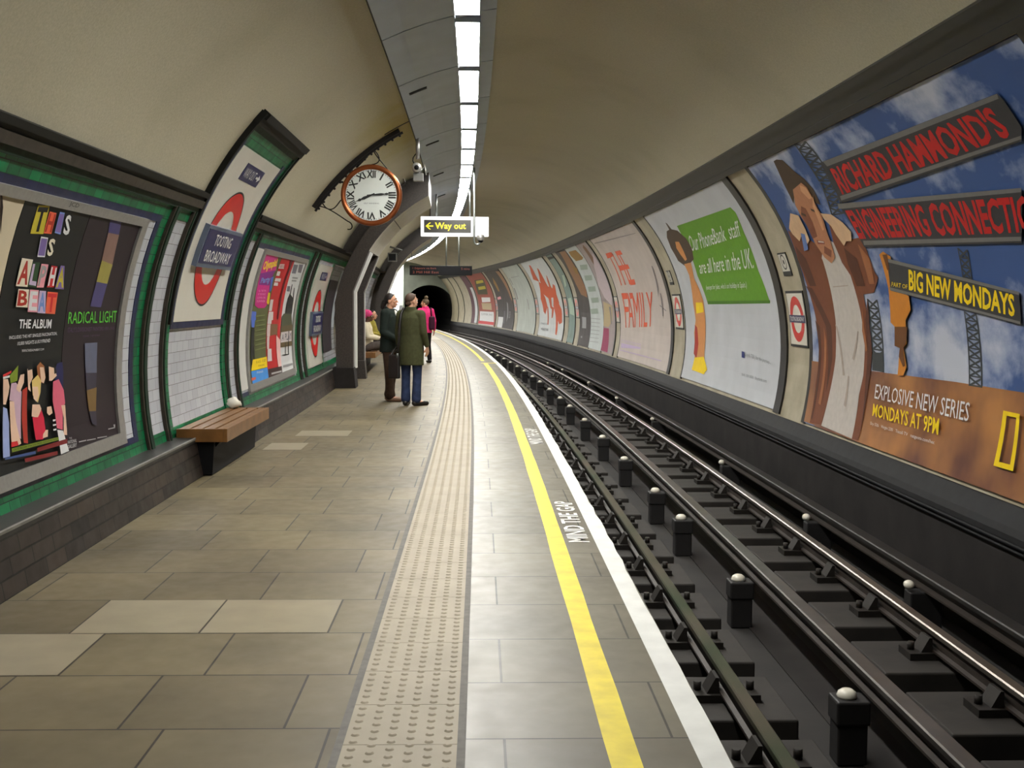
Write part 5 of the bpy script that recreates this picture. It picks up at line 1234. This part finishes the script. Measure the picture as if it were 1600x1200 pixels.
def person(label,s,u,fac,H,J,skin,hairm,hair,dress,turn=0.0,tilt=0.0,z0=0.0,face_d=0.0):
    """fac=(along,right) direction the figure faces; J overrides joints given for a 1.70 m figure"""
    a,r,up=frame(s); f=(a*fac[0]+r*fac[1]).normalized(); rt=f.cross(up).normalized()
    org=P3(s,u,z0); sc=H/1.70
    mtx=Matrix(((rt.x,f.x,0,org.x),(rt.y,f.y,0,org.y),(0,0,1,org.z),(0,0,0,1)))@Matrix.Scale(sc,4)
    root=thing('person',org,label,'person')
    D=dict(pel=(0,0,.93),waist=(0,.0,1.08),chest=(0,.0,1.27),neck=(0,-.005,1.43),head=(0,.02,1.585),
      hipL=(-.09,0,.90),kneL=(-.095,.012,.49),ankL=(-.10,-.02,.085),toeL=(-.115,.15,.03),
      hipR=(.09,0,.90),kneR=(.095,.012,.49),ankR=(.10,-.02,.085),toeR=(.115,.15,.03),
      shL=(-.175,-.01,1.385),elL=(-.225,-.03,1.11),wrL=(-.235,.05,.87),hdL=(0,.15,-1),nmL=(1,.3,0),
      shR=(.175,-.01,1.385),elR=(.225,-.03,1.11),wrR=(.235,.05,.87),hdR=(0,.15,-1),nmR=(-1,.3,0))
    D.update(J); P={k:V(v) for k,v in D.items()}
    k=M(); m=skin
    ell(k,P['pel'],(.155,.112,.13),m); ell(k,P['waist'],(.135,.10,.16),m); ell(k,P['chest'],(.158,.112,.19),m)
    cap(k,P['shL'],P['shR'],.058,.058,m); cap(k,P['neck']-V((0,.005,.05)),P['head']-V((0,.01,.04)),.057,.052,m)
    for q in 'LR':
        chain(k,[P['hip'+q],(P['hip'+q]+P['kne'+q])/2,P['kne'+q],P['kne'+q]*.72+P['ank'+q]*.28+V((0,-.012,0)),P['ank'+q]],[.085,.072,.054,.056,.036],m)
        cap(k,P['ank'+q]-V((0,.01,.02)),P['toe'+q],.036,.028,m)
        chain(k,[P['sh'+q],(P['sh'+q]+P['el'+q])/2,P['el'+q],P['el'+q]*.7+P['wr'+q]*.3,P['wr'+q]],[.054,.046,.038,.040,.026],m)
        hand3(k,P['wr'+q],P['hd'+q],P['nm'+q],1 if q=='L' else -1,m)
    Rh=Matrix.Rotation(turn,3,'Z')@Matrix.Rotation(tilt,3,'X'); hc=P['head']
    h=lambda x,y,z:hc+Rh@V((x,y,z))
    ell(k,h(0,-.012,.022),(.074,.094,.092),m,Rh); ell(k,h(0,.022,-.045),(.056,.066,.068),m,Rh); ell(k,h(0,.062,-.088),(.026,.022,.02),m,Rh)
    cap(k,h(0,.088,.012),h(0,.108,-.022),.009,.0135,m,8); ell(k,h(0,.088,-.058),(.023,.011,.011),m,Rh)
    for sg in(-1,1):
        ell(k,h(sg*.075,-.012,-.012),(.010,.020,.032),m,Rh); ell(k,h(sg*.036,.066,-.022),(.022,.02,.02),m,Rh); ell(k,h(sg*.03,.08,.03),(.024,.012,.008),m,Rh)
    body=place(melt(k,.0065),'body',mtx,root,[skin])
    # eyes, brows and lips
    k=M(); w=mat('eye white',(220,214,206),.3,var=.02); d=mat('iris',(40,28,22),.3,var=.02)
    for sg in(-1,1): k.ball(h(sg*.031,.079,.008),.0115,w,10,8); k.ball(h(sg*.031,.0865,.008),.0062,d,8,6)
    me=bpy.data.meshes.new('eyes'); mats=k.mats; k.bm.to_mesh(me); k.bm.free(); idx=[p.material_index for p in me.polygons]
    o=place(me,'eyes',mtx,root,mats)
    for p,i in zip(me.polygons,idx): p.material_index=i
    k=M(); k.tube([h(-.022,.095,-.058),h(-.008,.101,-.055),h(.008,.101,-.055),h(.022,.095,-.058)],.005,w,6); k.tube([h(-.019,.095,-.064),h(0,.101,-.066),h(.019,.095,-.064)],.005,w,6)
    me=bpy.data.meshes.new('lips'); k.bm.to_mesh(me); k.bm.free(); place(me,'lips',mtx,root,[mat('lip tone',(150,88,78),.45,var=.05)])
    k=M()
    for sg in(-1,1): k.tube([h(sg*.014,.089,.034),h(sg*.032,.089,.040),h(sg*.05,.078,.034)],.0042,w,6)
    me=bpy.data.meshes.new('eyebrows'); k.bm.to_mesh(me); k.bm.free(); place(me,'eyebrows',mtx,root,[hairm])
    # hair
    k=M()
    def hcl(v):
        lim=-.03 if v.y<-.02 else -.03+(v.y+.02)*1.15
        if v.z<lim: v.z=lim
        return v
    def hclong(v):
        lim=-.075 if v.y<.0 else -.075+v.y*1.9
        if v.z<lim: v.z=lim
        return v
    ell(k,h(0,-.02,.030),(.083,.098,.095),m,Rh,hclong if hair in('tied','bun') else hcl)
    if hair=='short': ell(k,h(0,-.07,-.03),(.055,.035,.045),m,Rh)
    if hair=='tied': ell(k,h(0,-.11,-.03),(.045,.045,.05),m,Rh); chain(k,[h(0,-.12,-.04),h(.0,-.14,-.10),h(0,-.12,-.17)],[.04,.036,.012],m)
    if hair=='bun': ell(k,h(0,-.035,.15),(.055,.055,.055),m,Rh); ell(k,h(0,-.02,.10),(.05,.05,.03),m,Rh)
    if hair=='wrap': ell(k,h(0,-.035,.05),(.10,.115,.10),m,Rh); ell(k,h(0,-.07,.09),(.07,.07,.07),m,Rh)
    place(melt(k,.007,4),'head_wrap' if hair=='wrap' else 'hair',mtx,root,[hairm])
    for nm,mm,fn,lab in dress:
        k=M(); fn(k,P,h); place(melt(k,.010 if nm!='shoe' else .007,3),nm,mtx,root,[mm],label=lab)
    return root,mtx,P
X_=mat('x',(128,128,128))
def trousers(flare=.07,r0=.10):
    def fn(k,P,h):
        ell(k,P['pel'],(.172,.13,.14),X_); ell(k,P['waist']-V((0,0,.03)),(.15,.115,.10),X_)
        for q in 'LR':
            an=P['ank'+q]*.95+P['kne'+q]*.05
            chain(k,[P['hip'+q],(P['hip'+q]+P['kne'+q])/2,P['kne'+q],an+(P['kne'+q]-an)*.45,an],[r0,.086,.07,.068,flare],X_)
    return fn
def shoes(q):
    def fn(k,P,h):
        a,t=P['ank'+q],P['toe'+q]; d=(t-a); d.z=0; d.normalize()
        lo=lambda v,z:V((v.x,v.y,z))
        cap(k,lo(a,.045)-d*.035,lo(a,.04)+d*.05,.042,.042,X_); cap(k,lo(a,.04)+d*.05,lo(t,.034),.042,.033,X_)
        cap(k,lo(a,.02)-d*.03,lo(t,.018)+d*.01,.02,.018,X_); cap(k,lo(a,.08)-d*.012,lo(a,.05),.04,.04,X_)
    return fn
def sleeves(k,P,r,end=.88):
    for q in 'LR':
        w=P['el'+q]*(1-end)+P['wr'+q]*end
        chain(k,[P['sh'+q]+V((0,0,-.005)),(P['sh'+q]+P['el'+q])/2,P['el'+q],w],[.078+r,.066+r,.058+r,.046+r],X_)
def coat(hem,flare,r=.0,collar=True,op=False):
    def fn(k,P,h):
        cx,cy=P['chest'].x,P['chest'].y; px,py=P['pel'].x,P['pel'].y
        rg=[]; 
        for z,rx,ry in ((hem,.185+flare,.145+flare*.7),((hem+.95)/2,.185+flare*.6,.145+flare*.4),(.95,.185,.14),(1.08,.172,.132),(1.22,.185,.138),(1.33,.19,.13),(1.41,.15,.10),(1.46,.085,.075)):
            t=min(1,max(0,(z-.93)/.34)); rg.append((px*(1-t)+cx*t,py*(1-t)+cy*t-.005,z,rx+r,ry+r))
        lofts(k,rg,X_); cap(k,P['shL'],P['shR'],.075+r,.075+r,X_); sleeves(k,P,r)
        if collar: lofts(k,[(cx,cy-.012,1.42,.095,.085),(cx,cy-.018,1.50,.082,.076)],X_)
    return fn
def at_s(s,u,z): return P3(s,u,z)

# man in the long olive coat, back to the camera
sk=skinm('fair',(196,150,124)); hb=mat('hair brown cropped',(74,54,40),.7,var=.2,scale=60)
olive=cloth('olive coat',(66,68,44)); jean=cloth('blue denim',(44,55,84),.35,9); blk=mat('black leather',(26,23,22),.42,var=.15,scale=20)
def sh2(m): return [('shoe',m,shoes('L'),None),('shoe',m,shoes('R'),None)]
man,mm_,MP=person('man in a long olive green coat and jeans seen from behind',16.95,-.96,(.93,.36),1.66,
  dict(toeR=(.20,.13,.03),ankR=(.09,-.02,.085),ankL=(-.08,-.03,.085),kneR=(.09,.02,.49),shL=(-.165,-.01,1.385),shR=(.165,-.01,1.385),elR=(.215,-.02,1.11),wrR=(.235,.06,.90),elL=(-.205,-.03,1.11),wrL=(-.215,.03,.88)),
  sk,hb,'short',[('coat',olive,coat(.62,.02,-.004),None),('jeans',jean,trousers(.075,.095),None)]+sh2(blk),turn=-.45)
# his bag, slung from the left shoulder
toW=lambda p:mm_@V(p)
t=thing('shoulder_bag',toW((-.19,-.2,.60)),'black shoulder bag hanging at the left hip of the man in the olive coat','bag')
k=M()
A=[toW((x,y,z)) for x in (-.275,-.10) for y,z in ((-.245,.42),(-.165,.42),(-.175,.78),(-.235,.78))]
for q in ((0,1,2,3),(4,7,6,5),(0,4,5,1),(1,5,6,2),(2,6,7,3),(3,7,4,0)): k.face([A[i] for i in q],blk)
k.build('bag_body',t,bevel=.018)
k=M(); k.tube([toW(p) for p in ((-.13,-.205,.76),(-.12,-.185,1.0),(-.11,-.172,1.25),(-.105,-.135,1.40),(-.10,-.06,1.475),(-.11,.06,1.45),(-.125,.135,1.30),(-.17,.165,1.05),(-.245,.08,.90),(-.265,-.08,.82),(-.25,-.205,.76))],.02,blk,8); k.build('strap',t)
k=M(); k.tube([toW((-.13,-.222,.80)),toW((-.13,-.222,.73))],.017,m_steel,8); k.build('buckle',t)

# woman in a dark jacket facing right
sk2=skinm('warm',(206,152,122)); hd=mat('hair near black',(30,22,20),.5,var=.2,scale=60)
def vest(k,P,h):
    c=P['chest']; ell(k,c+V((0,.045,.03)),(.075,.105,.155),X_); cap(k,c+V((0,.03,.15)),c+V((0,.085,.06)),.05,.045,X_)
dj=cloth('dark bottle green jacket',(30,38,34)); br=cloth('brown trousers',(72,56,46)); wh=cloth('white shirt',(200,196,190),.05)
def openjk(hem,fl,r):
    base=coat(hem,fl,r,False)
    def fn(k,P,h):
        base(k,P,h); c=P['chest']
        for sg in(-1,1): chain(k,[c+V((sg*.06,-.04,.205)),c+V((sg*.085,.075,.12)),c+V((sg*.03,.135,-.05))],[.022,.026,.018],X_)
    return fn
wom,wm_,WP_=person('woman in a dark jacket and brown trousers facing the man in the olive coat',17.7,-1.32,(-.30,.95),1.665,
  dict(elR=(.235,-.02,1.10),wrR=(.12,.17,.96),hdR=(-.55,.6,-.35),nmR=(-.5,-.6,-.2),elL=(-.235,-.02,1.10),wrL=(-.13,.16,.95),hdL=(.55,.6,-.35),nmL=(.5,-.6,-.2),ankR=(.08,.03,.085),toeR=(.10,.21,.03),ankL=(-.08,-.05,.085),toeL=(-.09,.12,.03)),
  sk2,hd,'tied',[('jacket',dj,openjk(.78,.01,.004),None),('shirt',wh,vest,None),('trousers',br,trousers(.085,.10),None)]+sh2(mat('tan shoe leather',(150,120,100),.4,var=.1,scale=20)),turn=.10)

# woman in pink, walking away farther along
pk=cloth('bright pink jacket',(214,50,112)); bkt=cloth('black trousers',(26,22,24)); hbr=mat('hair olive brown',(84,68,46),.7,var=.2,scale=60)
org_=cloth('orange scarf',(216,120,60),.1)
def scarf(k,P,h): lofts(k,[(0,.0,1.40,.10,.09),(0,.005,1.47,.085,.085),(0,.01,1.50,.07,.072)],X_)
pnk,pm_,PP_=person('woman in a bright pink jacket with her brown hair up',28.8,-1.0,(.75,-.40),1.60,
  dict(elR=(.26,-.02,1.10),wrR=(.30,.06,.86),elL=(-.24,-.02,1.10),kneL=(-.09,.06,.49),ankR=(.09,-.08,.085),toeR=(.10,.09,.03),ankL=(-.08,.06,.085),toeL=(-.09,.23,.03)),
  sk2,hbr,'bun',[('jacket',pk,coat(.80,.005,.0),None),('scarf',org_,scarf,None),('trousers',bkt,trousers(.06,.095),None)]+sh2(blk),turn=.75)
t=thing('backpack',pm_@V((0,-.2,1.2)),'dark plum bag on the back of the woman in the pink jacket','bag')
k=M(); 
for y,sx,sz in ((-.145,.13,.20),(-.20,.135,.205),(-.255,.12,.18)): pass
k.box(pm_@V((.10,-.185,1.06)),(.075,.055,.17),cloth('plum bag',(58,26,44)),tuple((pm_.to_3x3()@V(e)).normalized() for e in ((1,0,0),(0,1,0),(0,0,1)))); k.build('bag_body',t,bevel=.04)
k=M()
for sg in(1,): k.tube([pm_@V(p) for p in ((sg*.10,-.16,1.24),(sg*.12,-.10,1.46),(sg*.12,.05,1.45),(sg*.13,.14,1.30),(sg*.17,.06,1.10),(sg*.12,-.13,1.0))],.018,_M['cloth plum bag'],6)
k.build('strap',t)

# seated people on the far bench (hips on the seat, knees bent, feet on the floor)
SIT=dict(pel=(0,-.08,.55),waist=(0,-.10,.70),chest=(0,-.10,.89),neck=(0,-.09,1.05),head=(0,-.05,1.205),
  hipL=(-.09,-.05,.54),hipR=(.09,-.05,.54),kneL=(-.12,.36,.53),kneR=(.12,.36,.53),ankL=(-.12,.34,.085),toeL=(-.13,.51,.03),ankR=(.12,.34,.085),toeR=(.13,.51,.03),
  shL=(-.175,-.11,1.005),shR=(.175,-.11,1.005),elL=(-.225,-.03,.76),elR=(.225,-.03,.76),wrL=(-.10,.20,.72),wrR=(.10,.20,.72),hdL=(.5,.7,.0),hdR=(-.5,.7,.0),nmL=(0,.1,-1),nmR=(0,.1,-1))
def sitcoat(k,P,h):
    c=P['chest']; p=P['pel']
    lofts(k,[(p.x,p.y-.0,p.z-.02,.175,.14),(p.x,p.y-.01,p.z+.10,.172,.135),(c.x,c.y,c.z-.05,.18,.135),(c.x,c.y,c.z+.06,.185,.13),(c.x,c.y,c.z+.14,.15,.10),(c.x,c.y+.005,c.z+.19,.085,.075)],X_)
    cap(k,P['shL'],P['shR'],.072,.072,X_); sleeves(k,P,.0)
grt=cloth('grey trousers',(92,84,80)); crm=cloth('cream top',(196,186,160),.08); dks=skinm('dark brown',(92,60,44)); pw=cloth('pink head wrap',(206,66,120),.25,40)
J=dict(SIT); J.update(kneR=(.06,.40,.62),ankR=(-.02,.50,.20),toeR=(-.03,.66,.14),ankL=(-.10,.36,.085))
def shoeup(k,P,h):
    a,t_=P['ankR'],P['toeR']; d=(t_-a).normalized(); cap(k,a-d*.03-V((0,0,.03)),a+d*.05-V((0,0,.03)),.042,.042,X_); cap(k,a+d*.05-V((0,0,.03)),t_-V((0,0,.01)),.042,.032,X_)
s1_,sm_,SP_=person('seated woman in a pink head wrap, cream top and grey trousers',25.4,-2.16,(-.12,.99),1.70,J,dks,pw,'wrap',
  [('top',crm,sitcoat,None),('trousers',grt,trousers(.066,.098),None),('shoe',blk,shoes('L'),None),('shoe',blk,shoeup,None)])
k=M(); c=sm_@V((.0,.29,.755)); R3=sm_.to_3x3(); ax=tuple((R3@V(e)).normalized() for e in ((1,0,0),(0,.8,.6),(0,-.6,.8)))
k.box(c,(.10,.07,.008),m_paper,ax); k.build('folded_paper',label='folded white paper held by the seated woman in the pink wrap',cat='paper',origin=c)
ylw=cloth('mustard top',(140,128,52),.15); 
J=dict(SIT)
person('seated person in a mustard top beyond the woman in the pink wrap',28.0,-2.22,(-.25,.97),1.70,J,sk2,hd,'short',
  [('top',ylw,sitcoat,None),('trousers',bkt,trousers(.066,.098),None)]+sh2(blk))
bpy.data.materials.remove(X_)
